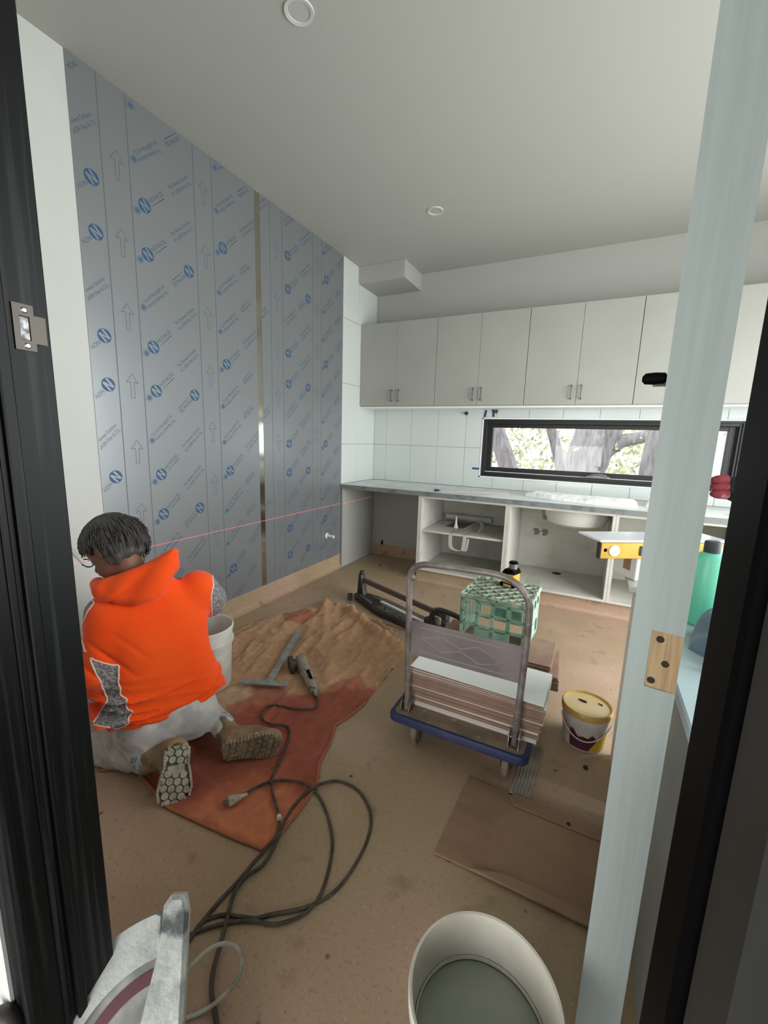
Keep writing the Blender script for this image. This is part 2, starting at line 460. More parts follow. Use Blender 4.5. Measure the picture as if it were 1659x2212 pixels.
wh.box((2.345,-.02,1.097),(2.455,.02,1.108),bev=.003)
wh.build('winder_handle',Mgreymetal,win)

# ---- black door frame round the camera's doorway
door = bpy.data.objects.new('door_1',None); link(door); door.location=(2.04,YB,0); door['kind']='structure'
j=MB(); j.box((1.53,-4.185,0),(1.63,-4.052,2.15),bev=.002)
j.box((1.628,-4.122,0),(1.638,-4.106,2.15),bev=.002).box((1.628,-4.140,0),(1.634,-4.130,2.15),bev=.002).box((1.625,-4.19,0),(1.642,-4.172,2.15),bev=.002)
j.build('jamb',mat('black_dusty_frame',(6,6,7),.45,spec=.2,var=(40,43,44),vscale=3,vcon=(.52,.72),stretch=(30,30,.7)),door)
Mjg=mat('charcoal_powdercoat',(46,46,44),.5,var=(38,38,36),vscale=3)
j=MB(); j.box((2.452,-4.118,0),(2.55,-4.055,2.15),bev=.003).box((2.462,-4.126,0),(2.55,-4.118,2.15),bev=.001)
j.build('jamb',Mblk,door)
MB().box((2.458,-4.182,0),(2.55,-4.126,2.15),bev=.002).build('jamb_face',Mjg,door)
MB().box((1.53,-4.185,2.07),(2.55,-4.052,2.16),bev=.002).build('head',Mblk,door)
Mleaf=mat('blue_grey_door_skin',(78,84,92),.6,var=(60,66,74),vscale=14,bump=.2,bscale=60)
MB().box((2.475,-5.02,.01),(2.515,-4.20,2.06),bev=.003).build('door_leaf',Mleaf,door)
# strike plate
Mplate=mat('brushed_nickel',(88,82,74),.5,metal=.5)
pl=MB(); xx=1.6305
hole=[(-4.090,1.514),(-4.0775,1.514),(-4.0775,1.546),(-4.090,1.546)]
for (y0,y1,z0,z1) in ((-4.097,-4.0900,1.500,1.562),(-4.0775,-4.0720,1.500,1.562),(-4.0900,-4.0775,1.500,1.514),(-4.0900,-4.0775,1.546,1.562)):
    pl.box((1.630,y0,z0),(1.6325,y1,z1))
pl.box((1.630,-4.0720,1.511),(1.6325,-4.0600,1.549)).box((1.626,-4.062,1.511),(1.6305,-4.057,1.549))
so=pl.build('strike_plate',Mplate,door,smooth=False)
MB().box((1.6301,-4.0890,1.515),(1.6308,-4.0785,1.545)).build('dust_box',mat('strike_pocket_foam',(225,228,228),.8,var=(120,116,110),vscale=120),so,smooth=False)
for zz in (1.554,1.5065):
    MB().lathe([(0,.0018),(.0028,.0015),(.0042,0)],seg=14,M=Matrix.Translation((1.6325,-4.083,zz))@Matrix.Rotation(PI/2,4,'Y')).build('screw',Mgreymetal,so)

# ---- ceiling downlights (off)
def downlight(x,y,label):
    t=thing('downlight',label,'ceiling light',(x,y,HC),'round recessed downlights')
    MB().lathe([(.062,.0),(.060,-.006),(.046,-.004),(.044,.0)],(x,y,HC-.0005),40).build('trim_ring',mat('downlight_white',(206,205,198),.4),t)
    MB().lathe([(0,-.0015),(.044,-.0015),(.045,0)],(x,y,HC-.0005),32).build('diffuser',mat('downlight_lens',(186,186,182),.3),t)
downlight(1.09,-2.77,'round white downlight in the ceiling nearer the camera, cut by top edge')
downlight(1.08,-1.118,'small round white downlight in the ceiling near the wall cupboards')
# ================================================================== JOINERY
# base cupboards: open bay with end panel, then carcasses without doors
t=thing('end_panel','white end panel of the bench standing against the grey sheeted wall','panel',(.02,-.36,0))
MB().box((.012,-.7084,0),(.030,-.01,.862),bev=.001).build('panel_board',Mcab,t,smooth=False)
MB().box((.012,-.7084,.0),(.0315,-.02,.006)).build('sealant_bead',Mgrout,t,smooth=False)
t=thing('back_panel','white back panel of the empty appliance bay under the bench','panel',(.45,-.03,.07))
MB().box((.035,-.03,.135),(.875,-.012,.862)).build('panel_board',Mcab,t,smooth=False)
b=MB(); b.box((.16,-.038,.13),(.178,-.029,.18),bev=.001).box((.163,-.06,.135),(.175,-.03,.15),bev=.001); b.build('clip',Mblk,t)
# coved plinth (floor finish turned up under the cupboards)
pv=MB(); yk=-.655
for i in range(8):
    a0=i*PI/16; a1=(i+1)*PI/16
    pv.quad((.885,yk-.03+.03*math.cos(a0)-.0,.03-.03*math.sin(a0)),(XR,yk-.03+.03*math.cos(a0),.03-.03*math.sin(a0)),(XR,yk-.03+.03*math.cos(a1),.03-.03*math.sin(a1)),(.885,yk-.03+.03*math.cos(a1),.03-.03*math.sin(a1)))
pv.box((.885,yk,.03),(XR,yk+.02,.128))
pv.box((.03,-.03,0),(.885,-.012,.135)).box((.875,-.655,0),(.885,-.02,.128))
struct('baseboard_back',pv,Mfloor,smooth=False)

def carcass(x0,x1,label,shelf=None,left=.02,right=.02):
    t=thing('base_cabinet',label,'cabinet',((x0+x1)/2,-.36,.13),'open white base cupboards under the bench')
    g=.0008; x0+=g; x1-=g
    MB().box((x0,-.7084,.13),(x0+left,-.02,.86)).build('side_panel',Mcabin,t,smooth=False)
    MB().box((x1-right,-.7084,.13),(x1,-.02,.86)).build('side_panel',Mcabin,t,smooth=False)
    MB().box((x0+left,-.7084,.13),(x1-right,-.02,.150)).build('bottom_panel',Mcabin,t,smooth=False)
    MB().box((x0+left,-.028,.15),(x1-right,-.02,.86)).build('back_board',Mcabin,t,smooth=False)
    MB().box((x0+left,-.7084,.842),(x1-right,-.64,.86)).build('top_rail',Mcabin,t,smooth=False)
    if shelf: MB().box((x0+left,-.690,shelf-.018),(x1-right,-.03,shelf)).build('shelf',Mcabin,t,smooth=False)
    return t
u1=carcass(.885,1.728,'open white base cupboard with a cluttered shelf beside the empty bay',.530,.036,.021)
u2=carcass(1.728,2.557,'open white base cupboard under the sink with two round pipe outlets',None,.021,.021)
u3=carcass(2.557,3.42,'open white base cupboard right of the sink cupboard, mostly behind the white post',.48,.021,.021)
u4=carcass(3.42,4.28,'open white base cupboard at far right of the bench, seen past the white post',None,.021,.021)
for xx in (1.902,1.981):
    MB().lathe([(.034,0),(.034,.006),(.026,.012),(.024,.004),(0,.004)],seg=24,M=Matrix.Translation((xx,-.028,.513))@Matrix.Rotation(PI/2,4,'X')).build('pipe_outlet',Mchrome,u2)
Mhole=mat('dark_hole',(46,36,28),.9)
MB().lathe([(0,.0006),(.040,.0006),(.043,0)],(2.14,-.16,.150),24).build('drill_hole',Mhole,u2)
MB().box((1.92,-.70,.152),(2.03,-.48,.154),M=Matrix.Rotation(.0,4,'Z')).build('offcut',mat('offcut_film',(176,176,170),.4),u2)
# worktop
Mtop=mat('worktop_film_pale',(222,224,221),.4,var=(206,210,208),vscale=5,var2=(180,186,186),v2scale=30,v2con=(.62,.8))
Medge=mat('worktop_edge_film',(118,122,120),.45,var=(96,104,108),vscale=14,vcon=(.5,.62))
t=thing('worktop','long pale film-covered worktop with grey edge under the window','worktop',(2.0,-.36,.86))
MB().box((0.007,-.722,.8625),(XR-.002,-.008,.9045)).build('slab',Mtop,t,smooth=False)
MB().box((0.007,-.726,.862),(XR-.002,-.722,.9048)).build('front_edge',Medge,t,smooth=False)
# sink bowl hanging under the worktop
sk=MB()
pr=[(.32,.0),(.315,-.09),(.28,-.155),(.20,-.185),(0,-.195)]
sk.lathe(pr,(0,0,0),32)
so=sk.build('sink_bowl',mat('sink_film_white',(206,206,200),.4),None); so.location=(2.262,-.36,.858); so.scale=(.84,.78,1)
tag(so,'white film-wrapped sink bowl hanging under the worktop','sink')
MB().box((-.335,-.06,-.14),(-.30,.03,-.005),bev=.006).box((-.33,.0,-.16),(-.29,.05,-.11),bev=.004).build('clip_bracket',mat('bracket_grey',(120,118,112),.5),so,world=False)

# wall cupboards
Mhandle=mat('handle_dark_steel',(104,102,98),.35,metal=.8)
labs=['first white wall cupboard from the grey sheeted wall','second white wall cupboard from the grey sheeted wall','third white wall cupboard, right above the window','fourth white wall cupboard, crossed by the white post','fifth white wall cupboard, at the far right past the white post']
for k in range(5):
    x0=.004+.86*k; x1=x0+.858
    t=thing('wall_cupboard',labs[k]+', with two doors','cabinet',((x0+x1)/2,-.17,1.73),'white wall cupboards over the worktop')
    MB().box((x0,-.338,1.722),(x1,-.007,2.552),bev=.001).build('carcass',Mcab,t,smooth=False)
    for s in (0,1):
        a=x0+.429*s+.0015; b=a+.4265
        dr=MB().box((a,-.358,1.7288),(b,-.3385,2.5555),bev=.0012).build('door',Mcab,t,smooth=False)
        hx=(b-.038) if s==0 else (a+.038)
        hb=MB(); hb.tube(catmull([(hx,-.359,1.775),(hx,-.380,1.780),(hx,-.384,1.792),(hx,-.384,1.870),(hx,-.380,1.882),(hx,-.359,1.887)],4),.0055,8)
        hb.build('handle',Mhandle,dr)
struct('trim_2',MB().box((.004,-.33,1.708),(4.30,-.30,1.7215)).box((.004,-.30,1.712),(4.30,-.008,1.7215)),Mreveal)

# items on the worktop
Mpink=mat('film_sheet_pinkish',(214,206,204),.35,var=(196,180,182),vscale=12)
zt=.905
def flat_sheet(name,label,cat,corners,th,m,nx=18,ny=10,amp=.004,seed=0):
    A,B,C_,D=[Vector(c) for c in corners]; vs=[];fs=[]
    for top in (1,0):
        for i in range(nx+1):
            for j in range(ny+1):
                u=i/nx;v=j/ny
                p=(A*(1-u)+B*u)*(1-v)+(D*(1-u)+C_*u)*v
                h=amp*(1+noise.noise((u*4+seed,v*3,seed)))
                vs.append((p.x,p.y,p.z+(h+th if top else 0.0)))
    n=(nx+1)*(ny+1)
    for i in range(nx):
        for j in range(ny):
            q=[i*(ny+1)+j,(i+1)*(ny+1)+j,(i+1)*(ny+1)+j+1,i*(ny+1)+j+1]; fs.append(q); fs.append([k+n for k in reversed(q)])
    bd=[(i,0) for i in range(nx)]+[(nx,j) for j in range(ny)]+[(i,ny) for i in range(nx,0,-1)]+[(0,j) for j in range(ny,0,-1)]
    ix=[i*(ny+1)+j for i,j in bd]
    for a,b in zip(ix,ix[1:]+ix[:1]): fs.append([a,a+n,b+n,b])
    o=from_arrays(name,vs,fs,m,None); return tag(o,label,cat)
o=flat_sheet('film_strip','crinkled pinkish film strip lying along the worktop near the bay','film',[(1.02,-.60,zt),(1.02,-.53,zt),(1.62,-.29,zt),(1.66,-.35,zt)],.004,Mpink,seed=3)
MB().box((1.0,-.61,zt),(1.05,-.585,zt+.018),bev=.004).build('taped_end',mat('blue_tape',(48,66,110),.6),o)
Mwhitecloth=mat('white_dust_sheet',(246,246,243),.8,sheen=.2)
def blob_sheet(name,label,cat,poly,m,h=.03,seed=0,step=.02,fold=.012,z0=zt):
    return cloth_patch(name,poly,m,z0,h,seed,step,fold,label,cat)
def cloth_patch(name,poly,m,z0,h,seed,step,fold,label=None,cat=None,parent=None):
    poly=[Vector((p[0],p[1])) for p in poly]; n=len(poly)
    def sd(x,y):
        d=1e9; ins=False
        for i in range(n):
            a=poly[i]; b=poly[(i+1)%n]; ab=b-a; ap=Vector((x,y))-a
            tt=max(0,min(1,ap.dot(ab)/ab.length_squared)); d=min(d,(ap-ab*tt).length)
            if ((a.y>y)!=(b.y>y)) and x<(b.x-a.x)*(y-a.y)/(b.y-a.y)+a.x: ins=not ins
        return d if ins else -d
    bdry=[]
    for i in range(n):
        a=poly[i]; b=poly[(i+1)%n]; k=max(1,int((b-a).length/step))
        bdry+=[a+(b-a)*(q/k) for q in range(k)]
    pts=[Vector(p) for p in bdry]; nb=len(pts)
    xs=[p.x for p in poly]; ys=[p.y for p in poly]; y=min(ys); row=0
    while y<max(ys):
        x=min(xs)+(step/2 if row%2 else 0)
        while x<max(xs):
            if sd(x,y)>step*.55: pts.append(Vector((x,y)))
            x+=step
        y+=step*.87; row+=1
    r=delaunay_2d_cdt(pts,[(i,(i+1)%nb) for i in range(nb)],[],1,1e-6)
    V,F=r[0],r[2]
    return V,F,sd
def puffed(name,label,cat,poly,m,z0,h,seed,step=.015,fold=.01):
    V,F,sd=cloth_patch(name,poly,m,z0,h,seed,step,fold)
    vs=[]
    for v in V:
        d=max(0,sd(v.x,v.y)); e=min(1,d/.05); e=math.sqrt(max(0,1-(1-e)**2))
        w=.5+.5*noise.noise((v.x*5+seed,v.y*9,seed)); rdg=1-abs(noise.noise((v.x*9+seed,v.y*14,seed+4)))
        vs.append((v.x,v.y,z0+.001+e*(h*(.4+.6*w))+e*fold*rdg**3))
    nv=len(vs); vs2=vs+[(v.x,v.y,z0) for v in V]
    fs=[list(f) for f in F]+[[i+nv for i in reversed(f)] for f in F]
    bl=set()
    for f in F:
        for a,b in zip(f,list(f[1:])+[f[0]]): 
            if (b,a) in bl: bl.discard((b,a))
            else: bl.add((a,b))
    for a,b in bl: fs.append([a,a+nv,b+nv,b])
    o=from_arrays(name,vs2,fs,m); return tag(o,label,cat)
puffed('dust_sheet','white folded dust sheet bunched on the worktop below the window','cloth',[(1.80,-.42),(1.88,-.24),(2.2,-.22),(2.55,-.28),(2.72,-.34),(2.70,-.58),(2.4,-.60),(2.05,-.52)],Mwhitecloth,zt,.05,5)
puffed('dust_sheet','small white crumpled sheet on the worktop beside the white post','cloth',[(2.76,-.45),(2.80,-.2),(3.0,-.2),(3.04,-.5)],Mwhitecloth,zt,.07,9)
puffed('drawing_sheet','white paper sheets on the far right end of the worktop past the post','paper',[(3.1,-.70),(3.12,-.25),(3.9,-.25),(3.9,-.71)],mat('paper_white',(236,237,235),.6,var=(150,160,160),vscale=16,vcon=(.62,.7)),zt,.006,11,fold=.002)
MB().box((3.30,-.735,.905),(3.75,-.68,.9085),M=None).build('greenish_strip',mat('yellow_green_strip',(190,200,90),.4),None)
tag(bpy.data.objects['greenish_strip'],'yellow-green plastic strip on the worktop edge right of the post','strip')

# clutter on the shelf
Mclear=mat('clear_plastic',(206,206,200),.25,alpha=.55); Mroll=mat('cardboard_tube_grey',(186,184,174),.6)
o=MB().tube([(.985,-.10,.582),(1.47,-.10,.582)],.030,20).build('plastic_roll',Mroll,None); tag(o,'pale grey plastic roll lying at the back of the cupboard shelf','roll')
t=thing('sealant_nozzle','white cone sealant nozzle standing on the cupboard shelf','nozzle',(1.185,-.42,.53))
MB().lathe([(.022,0),(.022,.01),(.014,.03),(.006,.10),(.004,.12),(0,.12)],(1.185,-.42,.5305),18).build('cone',mat('nozzle_white',(232,232,228),.4),t)
t=thing('slate_offcut','dark thin offcut lying flat on the cupboard shelf behind the nozzle','offcut',(1.18,-.30,.53))
MB().box((-.10,-.12,0),(.10,.16,.004)).build('plate',mat('dark_offcut',(92,84,74),.6),t,world=False)
t=thing('plastic_strapping','clear plastic strapping looped over the cupboard shelf edge','strapping',(1.33,-.60,.53))
def ribbon(pts,w,dirv,name,m,parent,th=.0012):
    mb=MB(); pts=catmull(pts,6); dv=Vector(dirv)*w/2
    for a,b in zip(pts,pts[1:]):
        n=(b-a).cross(dv).normalized()*th
        mb.quad(a-dv,b-dv,b+dv,a+dv); mb.quad(a-dv+n,a+dv+n,b+dv+n,b-dv+n)
    return mb.build(name,m,parent)
ribbon([(1.22,-.45,.533),(1.22,-.66,.534),(1.22,-.697,.50),(1.225,-.70,.42),(1.25,-.70,.385),(1.31,-.70,.375),(1.345,-.70,.39),(1.355,-.70,.46),(1.36,-.698,.52),(1.37,-.66,.5345),(1.40,-.40,.537)],.035,(1,.0,.25),'loop',Mclear,t)
ribbon([(1.27,-.55,.536),(1.34,-.42,.575),(1.40,-.34,.60),(1.44,-.40,.57),(1.44,-.52,.536)],.04,(.8,.5,.2),'loop',Mclear,t)
ribbon([(1.39,-.69,.50),(1.38,-.70,.40),(1.36,-.70,.378),(1.35,-.70,.40)],.02,(1,0,.1),'loop',Mclear,t)
# copper stubs and blue tape on the tiled wall
Mcopper=mat('copper',(150,92,60),.35,metal=.9); Mtape=mat('blue_masking_tape',(44,66,118),.7)
for (x,z,l,m_) in ((1.101,1.675,'dark capped pipe stub in the tiled wall left of the window',mat('dark_cap',(40,36,32),.5)),(1.408,1.694,'copper pipe stub in the tiled wall above the window corner',Mcopper)):
    tt=thing('pipe_stub',l,'pipe',(x,-.006,z))
    MB().tube([(x,-.006,z),(x,-.045,z)],.012,14).build('tube',m_,tt)
    MB().lathe([(0,.003),(.018,.003),(.020,0)],seg=18,M=Matrix.Translation((x,-.0062,z))@Matrix.Rotation(PI/2,4,'X')).build('flange',Mhandle,tt)
def tape(c,hx,hz,rot,label):
    o=MB().box((-hx,-.0008,-hz),(hx,.0008,hz)).build('masking_tape',Mtape,None,smooth=False)
    o.location=c; o.rotation_euler=(0,rot,0); tag(o,label,'tape','blue masking tape round the window')
tape((1.30,-.0072,1.672),.012,.035,.15,'short blue tape piece above the window corner, left of the two')
tape((1.382,-.0072,1.690),.012,.05,-.05,'longer blue tape piece above the window, beside the copper stub')
tape((1.245,-.0072,1.105),.045,.010,0,'blue tape piece beside the lower left window corner')
tape((3.52,-.0072,1.588),.08,.008,0,'blue tape strip right of the window, past the post')

# ================================================================== RIGHT-HAND BENCHES
t=thing('island_unit','white bench unit with grey laminate top behind the post','bench',(2.95,-2.57,0))
MB().box((2.566,-2.725,.0),(3.35,-2.42,.876),bev=.002).build('cabinet_body',mat('unit_white',(214,206,200),.5),t,smooth=False)
MB().box((2.518,-2.742,.878),(3.37,-2.405,.900),bev=.002).build('bench_top',mat('laminate_grey',(176,178,170),.35),t,smooth=False)
t=thing('film_covered_bench','long bench with pale blue film-covered top in the right foreground','bench',(2.95,-3.4,0))
Mblue=mat('blue_film',(190,208,214),.4,var=(174,194,202),vscale=4)
MB().box((2.60,-4.02,.0),(3.30,-2.79,.868),bev=.002).build('cabinet_body',mat('bench_side_grey',(150,158,154),.5,var=(138,146,142),vscale=3),t,smooth=False)
MB().box((2.568,-4.03,.870),(3.32,-2.77,.8995),bev=.004).build('bench_top',Mblue,t,smooth=False)
b=MB(); b.box((2.588,-3.64,.66),(2.600,-3.61,.72),bev=.002).build('bracket',mat('bracket_cream',(206,200,184),.5),t)
b=MB(); b.box((2.588,-3.70,.40),(2.600,-3.67,.47),bev=.002).build('bracket',bpy.data.materials['bracket_cream'],t)
# carton, level and tile on the island
Mcarton=mat('carton_white',(220,216,208),.7)
LA=PZ(1300,1172,1.05); LB=PZ(1580,1174,1.05); LANG=math.atan2((LB-LA).y,(LB-LA).x); LLEN=(LB-LA).length; LM=(LA+LB)/2
t=thing('tile_carton','small white carton holding up the level and tile on the bench','box',(LM.x+.02,LM.y+.03,.9),rot=(0,0,LANG))
MB().box((-.13,.0,.0005),(.16,.13,.088),bev=.002).build('carton_body',Mcarton,t,world=False,smooth=False)
MB().box((-.1305,.03,.03),(.1605,.07,.0885)).build('tape_strip',mat('brown_tape',(150,120,90),.4),t,world=False,smooth=False)
t=thing('spirit_level','yellow box spirit level lying on its edge in front of a white tile','level',(LM.x,LM.y,.990),rot=(0,0,LANG))
Myel=mat('level_yellow',(220,172,62),.4,var=(200,152,50),vscale=10); hl=LLEN/2
MB().box((-hl,0,0),(hl,.022,.058),bev=.002).build('rail_body',Myel,t,world=False,smooth=False)
for x in (-hl-.003,hl-.003):
    MB().box((x,-.0005,-.0005),(x+.006,.0225,.0585),bev=.002).build('end_cap',mat('rubber_dark',(58,48,40),.7),t,world=False,smooth=False)
for x in (-hl*.80,hl*.80):
    MB().lathe([(.020,0),(.020,.003),(.016,.004),(.0,.003)],seg=24,M=Matrix.Translation((x,0,.03))@Matrix.Rotation(PI/2,4,'X')).build('vial',mat('vial_white',(226,226,220),.2),t,world=False)
for x in (-hl*.93,hl*.93):
    MB().lathe([(0,.001),(.006,.001),(.007,0)],seg=14,M=Matrix.Translation((x,0,.032))@Matrix.Rotation(PI/2,4,'X')).build('hang_hole',Mblk,t,world=False)
MB().box((-hl*.42,-.005,.012),(-hl*.28,.001,.048),bev=.003).build('centre_vial',mat('vial_black',(36,34,32),.4),t,world=False)
t2=thing('loose_tile','single glossy white tile lying flat behind the yellow level','tile',(LM.x,LM.y,1.0495),rot=(0,0,LANG))
MB().box((-hl-.002,.004,0.0),(hl+.0,.15,.008),bev=.001).build('tile_body',mat('loose_tile_glaze',(228,230,236),.12),t2,world=False,smooth=False)
t=thing('tile_packing','stack of white tiles under the loose tile on the bench','tile stack',(LM.x,LM.y,.9885),rot=(0,0,LANG))
MB().box((-.10,.024,0.0),(.20,.145,.0605),bev=.001).build('stack_body',Mtile,t,world=False,smooth=False)
# bottle, drill, dark bottle, cloth on the blue bench
t=thing('green_bottle','tall translucent green bottle with a dark cap beside the post','bottle',(2.675,-3.03,.9))
Mgb=mat('green_bottle_plastic',(140,236,206),.3,var=(120,224,190),vscale=6,trans=.3)
MB().lathe([(0,0),(.040,0),(.044,.006),(.044,.165),(.040,.190),(.024,.205),(.018,.208),(0,.208)],(2.682,-2.99,.9005),32).build('bottle_body',Mgb,t)
MB().lathe([(.019,.207),(.020,.209),(.020,.236),(.017,.239),(0,.239)],(2.682,-2.99,.9005),20).build('cap',mat('bottle_cap_grey',(64,66,70),.5),t)
t=thing('dark_bottle','small black bottle with a white label on the bench past the post','bottle',(2.79,-2.83,.9))
MB().lathe([(0,0),(.028,0),(.030,.004),(.030,.075),(.022,.092),(.012,.098),(0,.098)],(2.785,-2.85,.9005),24).build('bottle_body',Mblk,t)
MB().lathe([(.0305,.025),(.0305,.065)],(2.785,-2.85,.9005),24).build('label_band',mat('label_grey',(190,188,182),.6),t)
MB().lathe([(.013,.098),(.015,.099),(.015,.114),(0,.115)],(2.785,-2.85,.9005),18).build('cap',mat('cap_white',(222,222,218),.4),t)
t=thing('clamp_tool','black hand tool with a looped frame standing on the bench by the level','tool',(2.86,-2.62,.9))
m_=MB(); m_.tube([(2.815,-2.60,.945),(2.815,-2.60,.985),(2.845,-2.60,.99),(2.845,-2.60,.94)],.004,8,closed=True); m_.build('loop_frame',Mblk,t)
m_=MB(); m_.box((2.85,-2.62,.9005),(2.89,-2.58,1.02),bev=.006).box((2.835,-2.63,1.015),(2.90,-2.57,1.03),bev=.005).box((2.835,-2.63,.9005),(2.905,-2.57,.918),bev=.004); m_.build('tool_body',Mblk,t)
puffed('rag','crumpled blue-grey rag lying on the blue bench past the post','cloth',[(2.622,-3.20),(2.65,-3.08),(2.70,-3.04),(2.85,-3.05),(2.9,-3.2),(2.82,-3.32),(2.70,-3.30)],mat('rag_blue_grey',(112,132,146),.9,var=(92,112,128),vscale=12,sheen=.3),.8997,.055,21,step=.007,fold=.05)
puffed('mortar_crumb','pale lump of dried adhesive on the blue bench, farther one','lump',[(2.665,-3.36),(2.66,-3.32),(2.70,-3.31),(2.72,-3.35),(2.70,-3.385)],mat('adhesive_cream',(212,208,190),.9),.8997,.012,2,step=.006)
puffed('mortar_crumb','pale lump of dried adhesive on the blue bench, nearer one','lump',[(2.605,-3.55),(2.60,-3.50),(2.63,-3.46),(2.68,-3.46),(2.70,-3.55),(2.66,-3.62)],bpy.data.materials['adhesive_cream'],.8997,.014,3,step=.006)
# glove on top of a stand past the post
t=thing('work_glove','dark green and red work glove on a black bottle neck past the post','glove',(2.64,-3.30,1.30))

# ================================================================== WHITE POST
Mpost=mat('primed_timber',(156,163,160),.6,var=(149,157,154),vscale=5,stretch=(14,14,.6),bump=.15,bscale=9)
t=thing('timber_post','white primed timber post with a bare hinge recess in the right foreground','post',(2.495,-3.58,0))
A=P(1400,1100,.68); B=P(1525,1102,.68); dy=(A-C0); dy.z=0; dy.normalize(); dy=Matrix.Rotation(-.02,3,'Z')@dy; dx=Vector((dy.y,-dy.x,0)); rb=(B-C0); rb.z=0; a0=(A-C0); a0.z=0; wpx=((rb*(a0.dot(dy)/rb.dot(dy)))-a0).dot(dx)
o0=Vector((A.x,A.y,0))
def postM():
    M=Matrix((dx,dy,Vector((0,0,1)))).transposed().to_4x4(); M.translation=o0; return M
PMx=postM(); dd=.042
Zt=(o0+dx*.04); 
def pz(py,px=1440):
    d_=CF+CR*((px-W/2)/FPX)-CU*((py-H/2)/FPX); s=.68
    n=dy; k=(o0-C0).dot(n)/d_.dot(n); return (C0+d_*k).z
z1,z0=pz(1368),pz(1496); hx0=wpx*.40
mb=MB(); mb.box((0,0,0),(wpx,dd,z0),M=PMx).box((0,0,z1),(wpx,dd,HC),M=PMx).box((0,0,z0),(hx0,dd,z1),M=PMx)
mb.build('timber',Mpost,t,smooth=False)
Mbare=mat('bare_pine',(176,146,108),.7,var=(150,120,86),vscale=4,stretch=(60,60,2))
hb=MB().box((hx0,.0035,z0),(wpx-.0002,dd,z1),M=PMx).box((wpx*.78,.0028,z0),(wpx-.0002,.0036,z1),M=PMx).build('hinge_recess',Mbare,t,smooth=False); hb['label']='bare wood hinge recess with three screw holes'
for (fx,fz) in ((.58,.86),(.74,.46),(.52,.12)):
    MB().lathe([(0,.001),(.004,.001),(.006,0)],seg=12,M=PMx@Matrix.Translation((wpx*fx,.003,z0+(z1-z0)*fz))@Matrix.Rotation(PI/2,4,'X')).build('screw_hole',Mhole,hb)
hz=pz(820,1420)
m_=MB(); m_.tube([o0+dx*.03+dy*.03+Vector((0,0,hz-.003)), o0-dx*.018+dy*.02+Vector((0,0,hz-.003))],.0055,10); m_.build('chrome_spindle',Mchrome,t)
m_=MB(); cc=o0-dx*.016+dy*.010+Vector((0,0,hz+.003)); m_.tube([cc-dx*.017,cc-dx*.013,cc,cc+dx*.013,cc+dx*.017],[.004,.0085,.0095,.0085,.004],14); m_.build('black_grip',Mblk,t)
# ================================================================== FLOOR OBJECTS
# ---- drop cloth
pxp=[(470,1385),(520,1360),(560,1338),(640,1322),(705,1303),(755,1306),(770,1325),(820,1352),(862,1385),(874,1412),(868,1435),(845,1448),(790,1520),(755,1550),(725,1568),(712,1610),(690,1650),(684,1700),(650,1750),(610,1800),(565,1838),(500,1812),(430,1780),(362,1748),(318,1695),(290,1662),(215,1668),(205,1640),(300,1560),(400,1450)]
cpoly=[PZ(x,y).to_2d() for x,y in pxp]
V,F,SD=cloth_patch('drop_cloth',cpoly,None,0,0,0,.0125,0)
Mc=bpy.data.materials.new('drop_cloth_cotton'); Mc.use_nodes=True
nt=Mc.node_tree; b=nt.nodes['Principled BSDF']; at=nt.nodes.new('ShaderNodeAttribute'); at.attribute_name='stain'
tc=nt.nodes.new('ShaderNodeTexCoord'); nz=nt.nodes.new('ShaderNodeTexNoise'); nz.inputs['Scale'].default_value=26; nz.inputs['Detail'].default_value=6
nt.links.new(tc.outputs['Object'],nz.inputs['Vector'])
mr=nt.nodes.new('ShaderNodeMapRange'); mr.inputs['From Min'].default_value=.3; mr.inputs['From Max'].default_value=.7; mr.inputs['To Min'].default_value=.82; mr.inputs['To Max'].default_value=1.12
nt.links.new(nz.outputs['Fac'],mr.inputs['Value'])
mx=nt.nodes.new('ShaderNodeMix'); mx.data_type='RGBA'; mx.blend_type='MULTIPLY'; mx.inputs[0].default_value=1
nt.links.new(at.outputs['Color'],mx.inputs[6]); nt.links.new(mr.outputs[0],mx.inputs[7]); nt.links.new(mx.outputs[2],b.inputs['Base Color'])
b.inputs['Roughness'].default_value=.9; b.inputs['Sheen Weight'].default_value=.15
flat_pts=[]
def soft_flat(x,y):
    k=1.0
    for (ax,ay,bx_,by_,r) in flat_pts:
        a=Vector((ax,ay)); ab=Vector((bx_-ax,by_-ay)); ap=Vector((x,y))-a
        tt=max(0,min(1,ap.dot(ab)/max(ab.length_squared,1e-9))); d=(ap-ab*tt).length
        k=min(k, max(.12, min(1,(d-r)/.08)))
    return k
def seg(px1,px2,r):
    a=PZ(*px1); c=PZ(*px2); flat_pts.append((a.x,a.y,c.x,c.y,r))
seg((640,1370),(585,1478),.03); seg((525,1471),(620,1478),.03); seg((652,1430),(683,1500),.05)
seg((330,1640),(370,1745),.07); seg((478,1650),(606,1610),.07); seg((210,1640),(310,1645),.09); seg((430,1530),(480,1570),.12)
flat_pts.append((.547,-2.926,.547,-2.93,.17)); seg((505,1728),(560,1705),.03)
CDIR=(PZ(470,1540)-PZ(720,1320)).to_2d().normalized()
